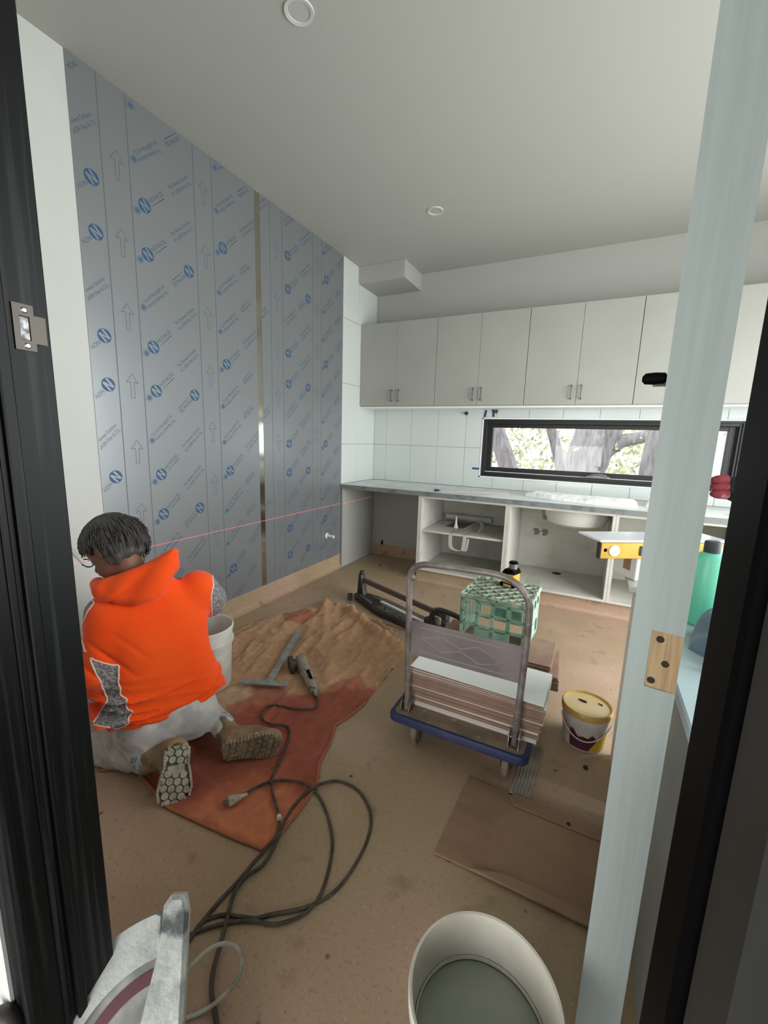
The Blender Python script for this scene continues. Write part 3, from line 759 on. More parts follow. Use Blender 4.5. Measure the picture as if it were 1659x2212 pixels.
def cloth_h(x,y):
    d=SD(x,y)
    if d<0: return 0.0
    wx=x+.05*noise.noise((x*3,y*3,1)); wy=y+.05*noise.noise((x*3,y*3,7))
    u=wx*CDIR.x+wy*CDIR.y; v=-wx*CDIR.y+wy*CDIR.x
    r1=1-abs(noise.noise((u*1.1,v*8,3)))*3.2; r2=1-abs(noise.noise((u*2.2,v*15,11)))*3.0; r3=1-abs(noise.noise((u*5+v*3,v*7-u*3,19)))*3.6
    far=max(.7,min(1,(y+3.3)/.9))
    h=far*(.024*max(0,r1)**1.6+.011*max(0,r2)**1.6+.012*max(0,r3)**2)+.003*noise.noise((x*20,y*20,2))
    # rolled fold along the far right edge
    k=soft_flat(x,y); edge=min(1,d/.05)
    a=PZ(770,1325).to_2d(); c=PZ(866,1395).to_2d(); ab=c-a; ap=Vector((x,y))-a; tt=max(0,min(1,ap.dot(ab)/ab.length_squared)); dd=(ap-ab*tt).length
    roll=.045*max(0,1-((dd-.05)/.05)**2) if dd<.1 else 0
    a=PZ(705,1303).to_2d(); c=PZ(690,1440).to_2d(); ab=c-a; ap=Vector((x,y))-a; tt=max(0,min(1,ap.dot(ab)/ab.length_squared)); dd=(ap-ab*tt).length
    roll+=(.04*(1-tt))*max(0,1-dd/.06)
    return .003+k*(h*(.35+.65*edge)+roll)+.006*max(0,1-abs(d-.012)/.012)
def stain(x,y):
    a=PZ(470,1545).to_2d(); c=PZ(760,1490).to_2d(); n=Vector((-(c-a).y,(c-a).x)).normalized()
    s=(Vector((x,y))-a).dot(n)
    if n.y>0: s=-s
    s+=.10*noise.noise((x*3,y*3,5))+.03*noise.noise((x*12,y*12,5))
    tan=Vector(lin((188,146,108))); tan2=Vector(lin((164,122,88))); rust=Vector(lin((164,86,60))); deep=Vector(lin((140,66,48))); org=Vector(lin((192,116,78)))
    m=.5+.5*noise.noise((x*4,y*4,9)); base=tan.lerp(tan2,m)
    w=max(0,min(1,s/.03))
    # wet patches on the tan part
    for (p,r) in (((640,1335),.13),((740,1495),.13),((560,1520),.16)):
        q=PZ(*p); d=(Vector((x,y))-q.to_2d()).length+.05*noise.noise((x*9,y*9,3)); w=max(w,max(0,min(.75,(r-d)/.02)))
    col=base.lerp(rust.lerp(deep,.5+.7*noise.noise((x*5,y*5,12))),w)
    q=PZ(520,1790).to_2d(); d=(Vector((x,y))-q).length+.06*noise.noise((x*6,y*6,4)); col=col.lerp(org,max(0,min(1,(.28-d)/.12)))
    q=PZ(515,1500).to_2d(); d=(Vector((x,y))-q).length+.05*noise.noise((x*14,y*14,6)); col=col.lerp(Vector(lin((196,172,146))),max(0,min(.6,(.10-d)/.05)))
    return col
vs=[(v.x,v.y,cloth_h(v.x,v.y)) for v in V]
dc=from_arrays('drop_cloth',vs,[list(f) for f in F],Mc); tag(dc,'large wrinkled orange-tan cotton drop cloth with wet rust stains on the floor','cloth')
ca=dc.data.color_attributes.new('stain','FLOAT_COLOR','POINT')
for i,v in enumerate(V):
    c_=stain(v.x,v.y); ca.data[i].color=(c_.x,c_.y,c_.z,1)
hem=[]; n_=len(cpoly)
for i in range(12,27):
    a=cpoly[i]; c=cpoly[(i+1)%n_]
    for k in range(6):
        q=a+(c-a)*(k/6); hem.append((q.x,q.y,.008))
MB().tube(hem,.0055,8).build('hem',mat('cloth_hem',(168,104,70),.9),dc)

# ---- T-square
Mal=mat('aluminium_dull',(172,176,170),.4,metal=.55,var=(150,152,146),vscale=20)
t=thing('t_square','dull aluminium T-square lying on the drop cloth','square',PZ(585,1478))
a=PZ(646,1364,.03); c=PZ(578,1478,.03); d1=(c-a); MB().obox((a+c)/2,d1,(-d1.y,d1.x,0),d1.length/2,.020,.0015).build('blade',Mal,t,smooth=False)
a=PZ(524,1471,.034); c=PZ(622,1478,.034); d1=(c-a); MB().obox((a+c)/2,d1,(-d1.y,d1.x,0),d1.length/2,.022,.003,.001).build('head',Mal,t,smooth=False)

# ---- angle grinder
G0=PZ(650,1428,.045); G1=PZ(684,1500,.03); gd=(G1-G0).normalized()
t=thing('angle_grinder','dust-caked grey angle grinder lying on the drop cloth','power tool',(G0.x,G0.y,.02))
Mdusty=mat('grinder_dusty',(146,140,124),.85,var=(66,70,66),vscale=38,vcon=(.56,.62),bump=.2,bscale=90)
L_=(G1-G0).length
def gp(s,dz=0,dy=0):
    n=Vector((-gd.y,gd.x,0)).normalized(); p=G0+gd*s*L_+n*dy; return Vector((p.x,p.y,p.z+dz))
m_=MB(); m_.tube([gp(-.12),gp(-.08),gp(0),gp(.12),gp(.2),gp(.32),gp(.6),gp(.8),gp(.92),gp(1.0)],[.014,.030,.037,.036,.031,.033,.030,.027,.022,.010],16)
m_.build('housing',Mdusty,t)
m_=MB(); q=gp(.05,-.002,-.052)
m_.lathe([(0,.022),(.026,.022),(.031,.014),(.031,-.014),(.026,-.02),(0,-.02)],(0,0,0),20,M=Matrix.Translation(q)@Matrix.Rotation(PI/2,4,gd)@Matrix.Rotation(.25,4,'X')); m_.build('gear_head',mat('grinder_black',(38,36,32),.6,var=(90,84,72),vscale=60),t)
m_=MB(); m_.lathe([(.0,.004),(.055,.004),(.058,-.018),(.054,-.018),(.05,0),(0,0)],(0,0,0),24,M=Matrix.Translation(gp(.05,-.006,-.072))@Matrix.Rotation(PI/2,4,gd)); m_.build('blade_guard',bpy.data.materials['grinder_black'],t)
m_=MB(); m_.tube([gp(.45,.030),gp(.7,.028)],[.010,.009],8,flat=.5); m_.build('paddle_switch',Mblk,t)
# ---- cables
Mcab_r=mat('cable_dusty_black',(82,74,64),.7,var=(56,52,46),vscale=30); Mcord=mat('cord_grey',(186,184,172),.6,var=(110,104,92),vscale=12)
def Zr2(pts): return [(300+u/2.765,1640+v/2.765) for u,v in pts]
def Zr8(pts): return [(460+u/3.607,1280+v/3.607) for u,v in pts]
def cable(name,pxs,r,m,label,cat,lift=None,parent=None):
    w=[]
    for i,(x,y) in enumerate(pxs):
        q=PZ(x,y,.012); h=max(cloth_h(q.x+a_,q.y+b_) for a_ in (-.02,0,.02) for b_ in (-.02,0,.02)) if SD(q.x,q.y)>-.02 else 0
        z=h+r+ (lift[i] if lift else 0)
        w.append(PZ(x,y,z))
    c_=catmull(w,7)
    mb=MB().tube(c_,r,8); o=mb.build(name,m,parent)
    if label: tag(o,label,cat)
    return o,c_
gpx=Zr8([(800,795),(818,850),(800,895),(720,908),(610,900),(500,878),(425,888),(378,935),(395,995),(450,1022),(530,1030),(585,1050),(597,1100),(575,1190),(535,1290),(490,1380),(458,1450),(458,1530),(478,1610),(505,1700),(517,1760)])
gt=thing('grinder_cable','brown dusty cable winding from the grinder across the cloth to the tape','cable',PZ(600,1560))
_,cc_=cable('flex',gpx,.0055,Mcab_r,None,None,parent=gt)
q0,q1=cc_[-1],cc_[-4]
MB().tube([q1,q0,q0+(q0-q1)*.25],.0085,10).build('tape_wrap',mat('white_tape',(216,212,200),.6),gt)
et=thing('extension_lead','dark extension lead from the white tape down the floor to the front','cable',PZ(500,1850))
cable('flex',Zr2([(837,372),(832,430),(800,490),(700,600),(600,720),(480,850),(380,970),(300,1080),(240,1160),(150,1290),(80,1410),(20,1500)]),.006,Mcab_r,None,None,parent=et)
cable('flex',Zr2([(842,440),(800,540),(740,630),(640,700),(585,770),(555,840),(535,920),(515,1000),(490,1090),(462,1190),(440,1290),(434,1390),(448,1480),(470,1600)]),.006,Mcab_r,None,None,[.004]*14,et)
cable('flex',Zr2([(262,1120),(240,1220),(228,1340),(222,1460),(212,1620)]),.0055,Mcab_r,None,None,[.008]*5,et)
lt=thing('looped_cable','dark cable lying in the widest loop on the bare floor','cable',PZ(780,1760))
cable('flex',Zr2([(838,450),(880,350),(950,250),(1050,165),(1180,130),(1300,180),(1368,280),(1385,390),(1345,530),(1240,710),(1130,820),(980,890),(800,925),(700,950),(600,940),(500,930),(400,960),(350,1000)]),.0055,Mcab_r,None,None,[0,0,0,.004]+[0]*14,lt)
pt_=thing('plug_lead','grey three-pin plug with its brown lead curving over the drop cloth','plug lead',PZ(505,1730))
cable('flex',Zr2([(600,222),(640,202),(700,168),(770,138),(850,125),(930,130),(1005,155),(1060,205),(1105,280),(1140,390),(1155,500),(1145,600),(1115,730),(1060,850),(985,925),(900,965),(800,985),(680,965),(540,975),(420,1005),(300,1050),(190,1115),(90,1230),(38,1360)]),.0052,Mcab_r,None,None,[.01,.01,.006]+[.002]*21,pt_)
q=PZ(505,1727,.03)
dirp=(PZ(560,1705)-PZ(505,1727)).normalized()
m_=MB(); m_.tube([q-dirp*.022,q-dirp*.018,q,q+dirp*.020,q+dirp*.03,q+dirp*.05],[.012,.022,.020,.012,.008,.007],12,flat=.8); m_.build('plug_body',mat('plug_grey',(186,182,168),.6,var=(140,130,112),vscale=40),pt_)
sd_=Vector((-dirp.y,dirp.x,0))
for k in (-1,0,1):
    a=q-dirp*.022+sd_*.010*k; MB().tube([a,a-dirp*.018],.0028,6).build('pin',Mhandle,pt_)
wt=thing('saw_cord','pale grey thin cord curving up in a loop beside the saw','cord',PZ(480,2050))
cable('flex',Zr2([(60,1640),(115,1545),(200,1390),(300,1250),(400,1150),(470,1110),(530,1103),(585,1125),(613,1190),(605,1270),(570,1345),(520,1400),(440,1470),(330,1530),(200,1562),(90,1562)]),.005,Mcord,None,None,[.10,.10,.10,.10,.09,.08,.07,.06,.05,.04,.03,.02,.01,0,0,0],wt)

# ---- trolley
Mdeck=mat('deck_dusty_brown',(134,116,98),.8,var=(104,90,76),vscale=9,var2=(170,156,138),v2scale=22,v2con=(.6,.7))
Mbump=mat('bumper_blue',(36,46,84),.6,var=(62,66,86),vscale=14,vcon=(.55,.75))
Mtub=mat('handle_scuffed_steel',(150,142,136),.45,metal=.35,var=(112,102,96),vscale=14,var2=(170,166,160),v2scale=34,v2con=(.64,.7))
t=thing('platform_trolley','blue-edged platform trolley with a grey tube handle and grey panel','trolley',(1.95,-2.4,0))
def rrect(x0,x1,y0,y1,r,n=5):
    out=[]
    for cx,cy,a0 in ((x1-r,y1-r,0),(x0+r,y1-r,PI/2),(x0+r,y0+r,PI),(x1-r,y0+r,3*PI/2)):
        for k in range(n+1): out.append((cx+r*math.cos(a0+PI/2*k/n),cy+r*math.sin(a0+PI/2*k/n)))
    return out
TX0,TX1,TY0,TY1=1.658,2.248,-2.868,-1.98
MB().prism(rrect(TX0+.012,TX1-.012,TY0+.012,TY1-.012,.03),.138,.1805).build('deck',Mdeck,t)
m_=MB(); pts=[Vector((x,y,.152)) for x,y in rrect(TX0+.008,TX1-.008,TY0+.008,TY1-.008,.022,6)]
b=m_.bm; n=len(pts); prof=[(-.004,-.010),(.010,-.010),(.015,-.004),(.015,.020),(.011,.0275),(-.006,.0278)]
rings=[]
for i,p in enumerate(pts):
    d=(pts[(i+1)%n]-pts[i-1]); d.z=0; d.normalize(); nn=Vector((d.y,-d.x,0))
    rings.append([b.verts.new(p+nn*a_+Vector((0,0,z_))) for a_,z_ in prof])
for i in range(n):
    A_,B_=rings[i],rings[(i+1)%n]
    for k in range(len(prof)): b.faces.new((A_[k],B_[k],B_[(k+1)%len(prof)],A_[(k+1)%len(prof)]))
m_.build('bumper',Mbump,t)
yh=-2.806
hp=[(1.715,yh,.170),(1.712,yh-.004,.40),(1.708,yh-.008,.66),(1.705,yh-.010,.775),(1.708,yh-.010,.815),(1.722,yh-.010,.848),(1.750,yh-.010,.868),(1.80,yh-.010,.878),(1.95,yh-.012,.884),(2.06,yh-.012,.885),(2.115,yh-.012,.876),(2.160,yh-.011,.851),(2.190,yh-.011,.812),(2.202,yh-.010,.76),(2.202,yh-.008,.60),(2.197,yh-.004,.40),(2.190,yh,.170)]
MB().tube(catmull(hp,4),.0135,14).build('handle',Mtub,t)
m_=MB(); m_.tube([(1.708,yh-.01,.80),(1.722,yh-.01,.815)],[.0160,.0160],12); m_.build('handle_clamp',Mtub,t)
for x,sg in ((1.715,1),(2.190,-1)):
    m_=MB()
    for dx_ in (-.021,.019): m_.prism([(yh-.035,.1806),(yh+.035,.1806),(yh+.022,.235),(yh+.005,.255),(yh-.012,.24)],x+dx_,x+dx_+.003,M=Matrix(((0,0,1,0),(1,0,0,0),(0,1,0,0),(0,0,0,1))))
    m_.box((x-.021,yh-.035,.1806),(x+.022,yh+.035,.184)).tube([(x-.027,yh,.212),(x+.027,yh,.212)],.005,8)
    m_.build('handle_bracket',mat('bracket_worn_metal',(138,130,116),.45,metal=.6,var=(84,74,62),vscale=40),t)
Mpan=mat('panel_grey_purple',(134,122,122),.6,var=(112,102,102),vscale=5)
m_=MB(); yp=yh-.004
m_.box((1.722,yp-.004,.455),(2.190,yp+.004,.612),bev=.002)
po=m_.build('handle_panel',Mpan,t,smooth=False)
def ridge(mb,pts,y,r=.0028):
    mb.tube([(x,y,z) for x,z in pts],r,6)
m_=MB(); yr=yp-.004
for zz in (.590,.478): ridge(m_,[(1.768,zz),(2.13,zz-.002)],yr)
dm=[(1.775,.543),(1.865,.568),(1.945,.536),(2.02,.566),(2.125,.520),(2.03,.492),(1.945,.526),(1.865,.500)]
ridge(m_,dm+[dm[0]],yr)
m_.build('embossed_diamonds',mat('panel_ridge',(150,138,136),.55),po)
Mwheel=mat('wheel_rubber_tan',(134,118,98),.8,var=(104,92,78),vscale=30)
for x,y in ((1.757,-2.775),(2.165,-2.775),(1.757,-2.08),(2.165,-2.08)):
    wo=MB().lathe([(0,.016),(.03,.016),(.034,.013),(.052,.015),(.058,.010),(.060,0),(.058,-.010),(.052,-.015),(.034,-.013),(.03,-.016),(0,-.016)],seg=28,M=Matrix.Translation((x,y,.060))@Matrix.Rotation(PI/2,4,'Y')).build('castor_wheel',Mwheel,t)
    m_=MB(); m_.box((x-.035,y-.035,.130),(x+.035,y+.035,.137))
    for s in (-1,1): m_.prism([(y-.018,.05),(y+.018,.05),(y+.03,.131),(y-.03,.131)],x+s*.0215-.0015,x+s*.0215+.0015,M=Matrix(((0,0,1,0),(1,0,0,0),(0,1,0,0),(0,0,0,1))))
    m_.tube([(x-.024,y,.060),(x+.024,y,.060)],.006,8); m_.build('fork',Mhandle,wo)
# ---- tiles on the trolley: glazed white faces, brown clay bodies
Mclay=mat('tile_clay_brown',(150,120,104),.85,var=(134,106,90),vscale=10); Mclay2=mat('tile_clay_pale',(196,184,172),.8); Mglz=mat('tile_gloss_white',(242,245,243),.08)
def tile_mesh(name,lx,ly,lz,up,clay):
    mb=MB().box((-lx/2,-ly/2,0),(lx/2,ly/2,lz),bev=.0008)
    for f in mb.bm.faces:
        f.normal_update(); f.material_index = 1 if (f.normal.z*(1 if up else -1))>.5 else 0
    me=bpy.data.meshes.new(name); mb.bm.to_mesh(me); mb.bm.free(); me.materials.append(clay); me.materials.append(Mglz); return me
meU=tile_mesh('tile_face_up',.585,.275,.0085,True,Mclay); meB=tile_mesh('tile_brown',.585,.275,.0090,False,Mclay); meP=tile_mesh('tile_face_up_pale',.575,.275,.0085,True,Mclay2); meD=tile_mesh('tile_face_down',.60,.30,.0085,False,Mclay)
ORD=['topmost','second','third','fourth','fifth','sixth','seventh','eighth','ninth','tenth','eleventh','twelfth','thirteenth','fourteenth','fifteenth','sixteenth','seventeenth','eighteenth','nineteenth']
z=.1812; N1=19
for i in range(N1):
    o=bpy.data.objects.new('loose_tile',meP if i in (0,1,4) else (meU if i in (9,15,16,17,18) else meB)); link(o)
    k=i/(N1-1); o.location=(1.985+.016*k+random.uniform(-.006,.006),-2.626+random.uniform(-.004,.004),z); o.rotation_euler=(0,0,random.uniform(-.006,.006)+(.0 if i<N1-3 else -.012*(i-N1+3)))
    z+=.0095
    if i==N1-1: tag(o,'topmost glossy white tile of the front stack on the trolley','tile','white tiles stacked on the trolley')
    elif i==0: tag(o,'lowest tile of the front stack on the trolley deck','tile','white tiles stacked on the trolley')
    else: tag(o,ORD[N1-1-i]+' tile from the top of the front stack on the trolley','tile','white tiles stacked on the trolley')
z=.1812; N2=12
for i in range(N2):
    o=bpy.data.objects.new('loose_tile',meD); link(o)
    o.location=(1.975+(.035 if i<N2-4 else .0)+random.uniform(-.004,.004),-2.165+(-.03 if i<N2-4 else 0)+random.uniform(-.003,.003),z); o.rotation_euler=(0,0,random.uniform(-.01,.01)+(.05 if i<N2-4 else -.01))
    z+=.0095
    tag(o,'topmost brown-backed tile lying face down under the green crate' if i==N2-1 else ORD[N2-1-i]+' brown-backed tile from the top of the stack under the crate','tile','face-down tiles under the crate')
ZS=z-.001
# ---- milk crate
Mcr=mat('crate_green',(142,186,164),.55,var=(186,208,194),vscale=18,vcon=(.45,.65),var2=(100,164,134),v2scale=7,v2con=(.5,.7)); Mcrd=mat('crate_grille',(196,204,188),.6,var=(120,140,116),vscale=14,var2=(80,96,72),v2scale=40,v2con=(.62,.7))
t=thing('milk_crate','pale green plastic milk crate upside down on the tile stack','crate',(1.968,-2.075,ZS+.0005),rot=(0,0,-.05))
S=.180; Hc=.272
def bars(mb,face):
    # local (u along wall, z); returns boxes on one side wall
    def bb(u0,u1,z0,z1,th=.006):
        if face==0: mb.box((u0,-S,z0),(u1,-S+th,z1),bev=.001)
        if face==1: mb.box((S-th,u0,z0),(S,u1,z1),bev=.001)
        if face==2: mb.box((-u1,S-th,z0),(-u0,S,z1),bev=.001)
        if face==3: mb.box((-S,-u1,z0),(-S+th,-u0,z1),bev=.001)
    bb(-S,-S+.022,0,Hc-.006); bb(S-.022,S,0,Hc-.006)
    for u in (-.083,.0,.085): bb(u-.011,u+.011,0,Hc-.01,.007)
    for z_ in (.008,.102,.172,.238): bb(-S,S,z_-.008,z_+.008,.0055)
    bb(-.075,.078,.0,.085,.005)
    if face in (1,2): bb(.01,.14,.11,.165,.005); bb(-.14,-.08,.18,.235,.005)
    if face==2: bb(-.07,.07,.18,.235,.005)
for fc in range(4):
    mb=MB(); bars(mb,fc); mb.build('side_lattice',Mcr,t,world=False,smooth=False)
mb=MB()
for s in (-1,1):
    mb.box((-S-.004,s*S-.007,Hc-.022),(S+.004,s*S+.007,Hc),bev=.002); mb.box((s*S-.007,-S+.007,Hc-.022),(s*S+.007,S-.007,Hc),bev=.002)
mb.build('rim',Mcrd,t,world=False,smooth=False)
mb=MB(); k=-2*S
def clip(c_,sgn):
    a=max(-S,c_-S); b_=min(S,c_+S)
    if b_-a<.02: return None
    return ((a,sgn*(c_-a)),(b_,sgn*(c_-b_)))
for i in range(-5,6):
    c_=i*.072
    for sgn in (1,-1):
        r=clip(c_,sgn)
        if not r: continue
        (x0,y0),(x1,y1)=r
        a=Vector((x0,y0,Hc-.006)); d_=Vector((x1,y1,Hc-.006)); 
        mb.obox((a+d_)/2,(d_-a),(0,0,1),(d_-a).length/2,.006,.0022)
mb.build('base_grille',Mcrd,t,world=False,smooth=False)
MB().box((-S+.03,-.10,Hc-.0085),(S-.03,.13,Hc-.0065)).build('dirt_cake',mat('crate_dirt',(132,142,118),.9,var=(96,104,84),vscale=20),t,world=False,smooth=False)
# ---- laser level
t=thing('laser_level','yellow and black laser level standing on the green crate','laser level',(1.995,-1.99,ZS+Hc+.001),rot=(0,0,-.35))
MB().box((-.046,-.040,0),(.046,.040,.022),bev=.005).box((-.047,-.02,.018),(-.030,.042,.085),bev=.006).build('rubber_base',Mblk,t,world=False)
MB().box((-.034,-.038,.022),(.040,.036,.092),bev=.005).build('housing',mat('laser_yellow',(226,160,44),.4),t,world=False)
MB().prism([(-.046,.06),(-.03,.09),(-.02,.105),(.030,.108),(.042,.092),(.042,.080),(-.02,.078)],-.039,.039,M=Matrix(((1,0,0,0),(0,0,-1,0),(0,1,0,0),(0,0,0,1))),bev=.003).build('shroud',Mblk,t,world=False)
MB().lathe([(.020,.104),(.024,.108),(.024,.140),(.018,.146),(0,.146)],(.012,0,0),20).build('lens_tower',mat('lens_glass_grey',(150,152,150),.15,metal=.6),t,world=False)
MB().lathe([(.026,.138),(.026,.145),(.02,.150),(0,.151)],(.012,0,0),20).build('tower_cap',Mblk,t,world=False)
MB().box((-.02,-.0405,.004),(.03,-.039,.018)).build('label_plate',mat('label_beige',(190,170,130),.5),t,world=False,smooth=False)

# ---- tile cutter
O=PZ(761,1293); ex=(PZ(881,1355)-O); ex.z=0; ex.normalize(); ey=Vector((-ex.y,ex.x,0))
t=thing('tile_cutter','black manual tile cutter with a raised rail and lever handle','tile cutter',O)
TM=Matrix((ex,ey,Vector((0,0,1)))).transposed().to_4x4(); TM.translation=O; 
Mtc=mat('cutter_black',(44,42,40),.5,var=(70,66,60),vscale=10,vcon=(.5,.75))
Mtc2=mat('cutter_dusty_top',(92,86,78),.7,var=(68,64,58),vscale=12)
base=[(0,.02),(.06,-.01),(.24,-.035),(.36,-.055),(.44,-.06),(.98,-.03),(1.02,.02),(1.02,.14),(.90,.17),(.30,.17),(.05,.12),(0,.09)]
MB().prism(base,.006,.048,M=TM,bev=.008).build('base_casting',Mtc,t)
MB().prism([(.36,-.035),(.95,-.012),(.97,.06),(.36,.06)],.047,.052,M=TM).build('left_bed',Mtc2,t,smooth=False)
MB().prism([(.12,.09),(.97,.09),(.88,.155),(.30,.155)],.047,.052,M=TM).build('right_bed',Mtc2,t,smooth=False)
MB().prism([(.30,.064),(.96,.064),(.96,.088),(.30,.088)],.046,.060,M=TM).build('break_strip',mat('cutter_white_strip',(206,206,200),.4),t,smooth=False)
m_=MB(); m_.prism([(.085,.015),(.12,.03),(.28,-.005),(.30,-.030),(.24,-.030),(.10,.0)],.048,.066,M=TM,bev=.004); m_.build('side_arm',Mtc2,t)
m_=MB(); m_.prism([(.0,.0),(.09,.0),(.065,.10),(.055,.175),(.015,.175),(.012,.10)],.05,.095,M=TM@Matrix(((1,0,0,0),(0,0,1,0),(0,1,0,0),(0,0,0,1)))@Matrix.Translation((0,.045,0)),bev=.004); m_.build('end_upright',Mtc,t)
m_=MB(); m_.lathe([(0,.02),(.02,.018),(.022,0),(.016,-.01),(0,-.01)],seg=16,M=TM@Matrix.Translation((.03,.08,.228))); m_.tube([TM@Vector((.03,.08,.21)),TM@Vector((.03,.08,.235))],.008,8); m_.build('knob',Mtc,t)
m_=MB(); m_.box((.02,.066,.150),(1.0,.088,.190),bev=.002,M=TM); m_.build('rail',mat('rail_grey_brown',(104,92,88),.4,metal=.5),t,smooth=False)
m_=MB(); m_.box((.98,.05,.05),(1.02,.10,.19),bev=.004,M=TM); m_.build('end_upright',Mtc,t)
Mgl=mat('lever_green_black',(40,50,46),.4)
hp=[TM@Vector(p) for p in ((.90,.045,.06),(.895,.045,.12),(.91,.045,.18),(.96,.045,.215),(1.05,.045,.225),(1.17,.045,.222),(1.30,.045,.21),(1.35,.045,.20))]
MB().tube(catmull(hp,5),[.026]*5+[.024]*5+[.022]*5+[.018]*21 if False else .017,12,flat=1.2).build('lever_handle',Mgl,t)
m_=MB(); m_.box((.83,.03,.055),(.92,.115,.12),bev=.008,M=TM); m_.lathe([(0,.03),(.024,.028),(.026,.01),(.012,0),(.012,-.05)],seg=18,M=TM@Matrix.Translation((1.03,.03,.135))); m_.box((.90,.02,.06),(1.10,.06,.095),bev=.006,M=TM); m_.tube([TM@Vector((1.05,.035,.10)),TM@Vector((1.30,.045,.205))],.008,8); m_.build('carriage',Mtc,t)
m_=MB()
for (u,v) in ((.42,.02),(.46,.035),(.44,-.005),(.62,-.005),(.76,.02),(.2,.12)): m_.box((u-.012,v-.006,.0515),(u+.012,v+.006,.0525),M=TM)
m_.build('slot_marks',Mblk,t,smooth=False)
flat_o=[PZ(812,1342),PZ(828,1334),PZ(880,1352),PZ(880,1362)]
o=flat_sheet('brown_offcut','flat brown tile offcut lying on the floor in front of the tile cutter','offcut',[tuple(p) for p in (PZ(812,1344,.001),PZ(878,1362,.001),PZ(885,1350,.001),PZ(828,1332,.001))],.006,mat('offcut_tan',(150,124,98),.9),4,2,.0)
q=PZ(756,1296)
o=MB().lathe([(0,0),(.018,0),(.024,.055),(.022,.055),(.017,.004),(0,.004)],(q.x,q.y,.0),20).build('metal_cup',Mhandle,None); tag(o,'small dull metal cup on the floor beside the tile cutter end','cup')

# ---- paint bucket
t=thing('paint_bucket','cream-lidded white paint bucket with a maroon and yellow label','bucket',(2.452,-2.375,0))
cx,cy=2.452,-2.375
Mpb=mat('bucket_dirty_white',(186,178,172),.5,var=(150,140,130),vscale=9)
MB().lathe([(0,.002),(.088,.002),(.092,.010),(.104,.150),(.107,.152),(.107,.164),(.104,.166),(.104,.168)],(cx,cy,0),48).build('bucket_body',Mpb,t)
Mlid=mat('lid_cream',(190,172,130),.45,var=(190,164,110),vscale=6); Mlidr=mat('lid_rim_yellow',(180,144,66),.4,var=(160,126,56),vscale=12)
lo_=MB().lathe([(.1075,.166),(.110,.168),(.110,.188),(.106,.194),(.101,.193),(.099,.1855)],(cx,cy,0),48).build('lid_rim',Mlidr,t)
MB().lathe([(.0995,.186),(0,.186)],(cx,cy,0),48).build('lid',Mlid,t)
for (dx_,dy_,a_) in ((-.02,.02,.5),(.055,.03,.2)):
    kk=1.0 if dx_<0 else .55
    MB().tube([(cx+dx_-.018*kk,cy+dy_+.008*kk,.189),(cx+dx_-.006*kk,cy+dy_+.002,.1895),(cx+dx_+.008*kk,cy+dy_-.003,.190),(cx+dx_+.018*kk,cy+dy_-.004,.1885)],[.0022,.004*kk,.0055*kk,.003],7).build('dirt_crumb',Mhole,t)
# label wrap built on the wall of the bucket (real bands, facing the room)
def band(a0,a1,fz0,fz1,m,name,off=.0008,n=24):
    mb=MB(); pts=[]
    for i in range(n+1):
        a=a0+(a1-a0)*i/n; u=i/n; zz0,zz1=fz0(u),fz1(u)
        def rr(z): return .092+(.104-.092)*(z-.010)/.140+off
        pts.append((Vector((cx+rr(zz0)*math.cos(a),cy+rr(zz0)*math.sin(a),zz0)),Vector((cx+rr(zz1)*math.cos(a),cy+rr(zz1)*math.sin(a),zz1))))
    for (a_,b_),(c_,d_) in zip(pts,pts[1:]): mb.quad(a_,c_,d_,b_)
    return mb.build(name,m,t)
va=math.atan2(C0.y-cy,C0.x-cx)
Mmar=mat('label_maroon',(72,22,44),.4); Myl=mat('label_yellow',(176,146,40),.45)
band(va-.62,va+.62,lambda u:.013+.0*u,lambda u:.075+.018*abs(math.sin(u*9))*(1-u)+.022*max(0,1-abs(u-.8)*6)+.03*max(0,1-u*4),Mmar,'label_maroon_band')
band(va+.30,va+1.25,lambda u:.013,lambda u:.018+.09*min(1,u*1.9),Myl,'label_yellow_band',.0014)
hb=[]; 
for i in range(15):
    a=va-1.2+2.4*i/14; hb.append((cx+.112*math.cos(a),cy+.112*math.sin(a),.145-.075*math.sin(PI*i/14)))
MB().tube(hb,.0028,6).build('wire_handle',mat('handle_pale_plastic',(190,176,164),.5),t)
# ---- foreground bucket of water
cx,cy,zr=2.288,-3.775,.39
t=thing('water_bucket','white plastic bucket of grey cloudy water in the foreground','bucket',(cx,cy,0))
Mbk=mat('bucket_white_plastic',(214,208,196),.45,var=(196,188,174),vscale=7)
MB().lathe([(0,.003),(.112,.003),(.118,.012),(.134,zr-.03),(.139,zr-.03),(.140,zr-.004),(.138,zr),(.133,zr-.001),(.131,zr-.012),(.128,zr-.05),(.116,.02),(0,.014)],(cx,cy,0),64).build('bucket_body',Mbk,t)
MB().lathe([(.122,zr-.105),(.1238,zr-.105),(.1243,zr-.098),(.1225,zr-.098)],(cx,cy,0),64).build('scum_line',mat('bucket_scum',(196,194,180),.7),t)
MB().lathe([(0,zr-.11),(.1225,zr-.11)],(cx,cy,0),64).build('water',mat('cloudy_water',(150,156,142),.12,var=(142,148,134),vscale=8),t)
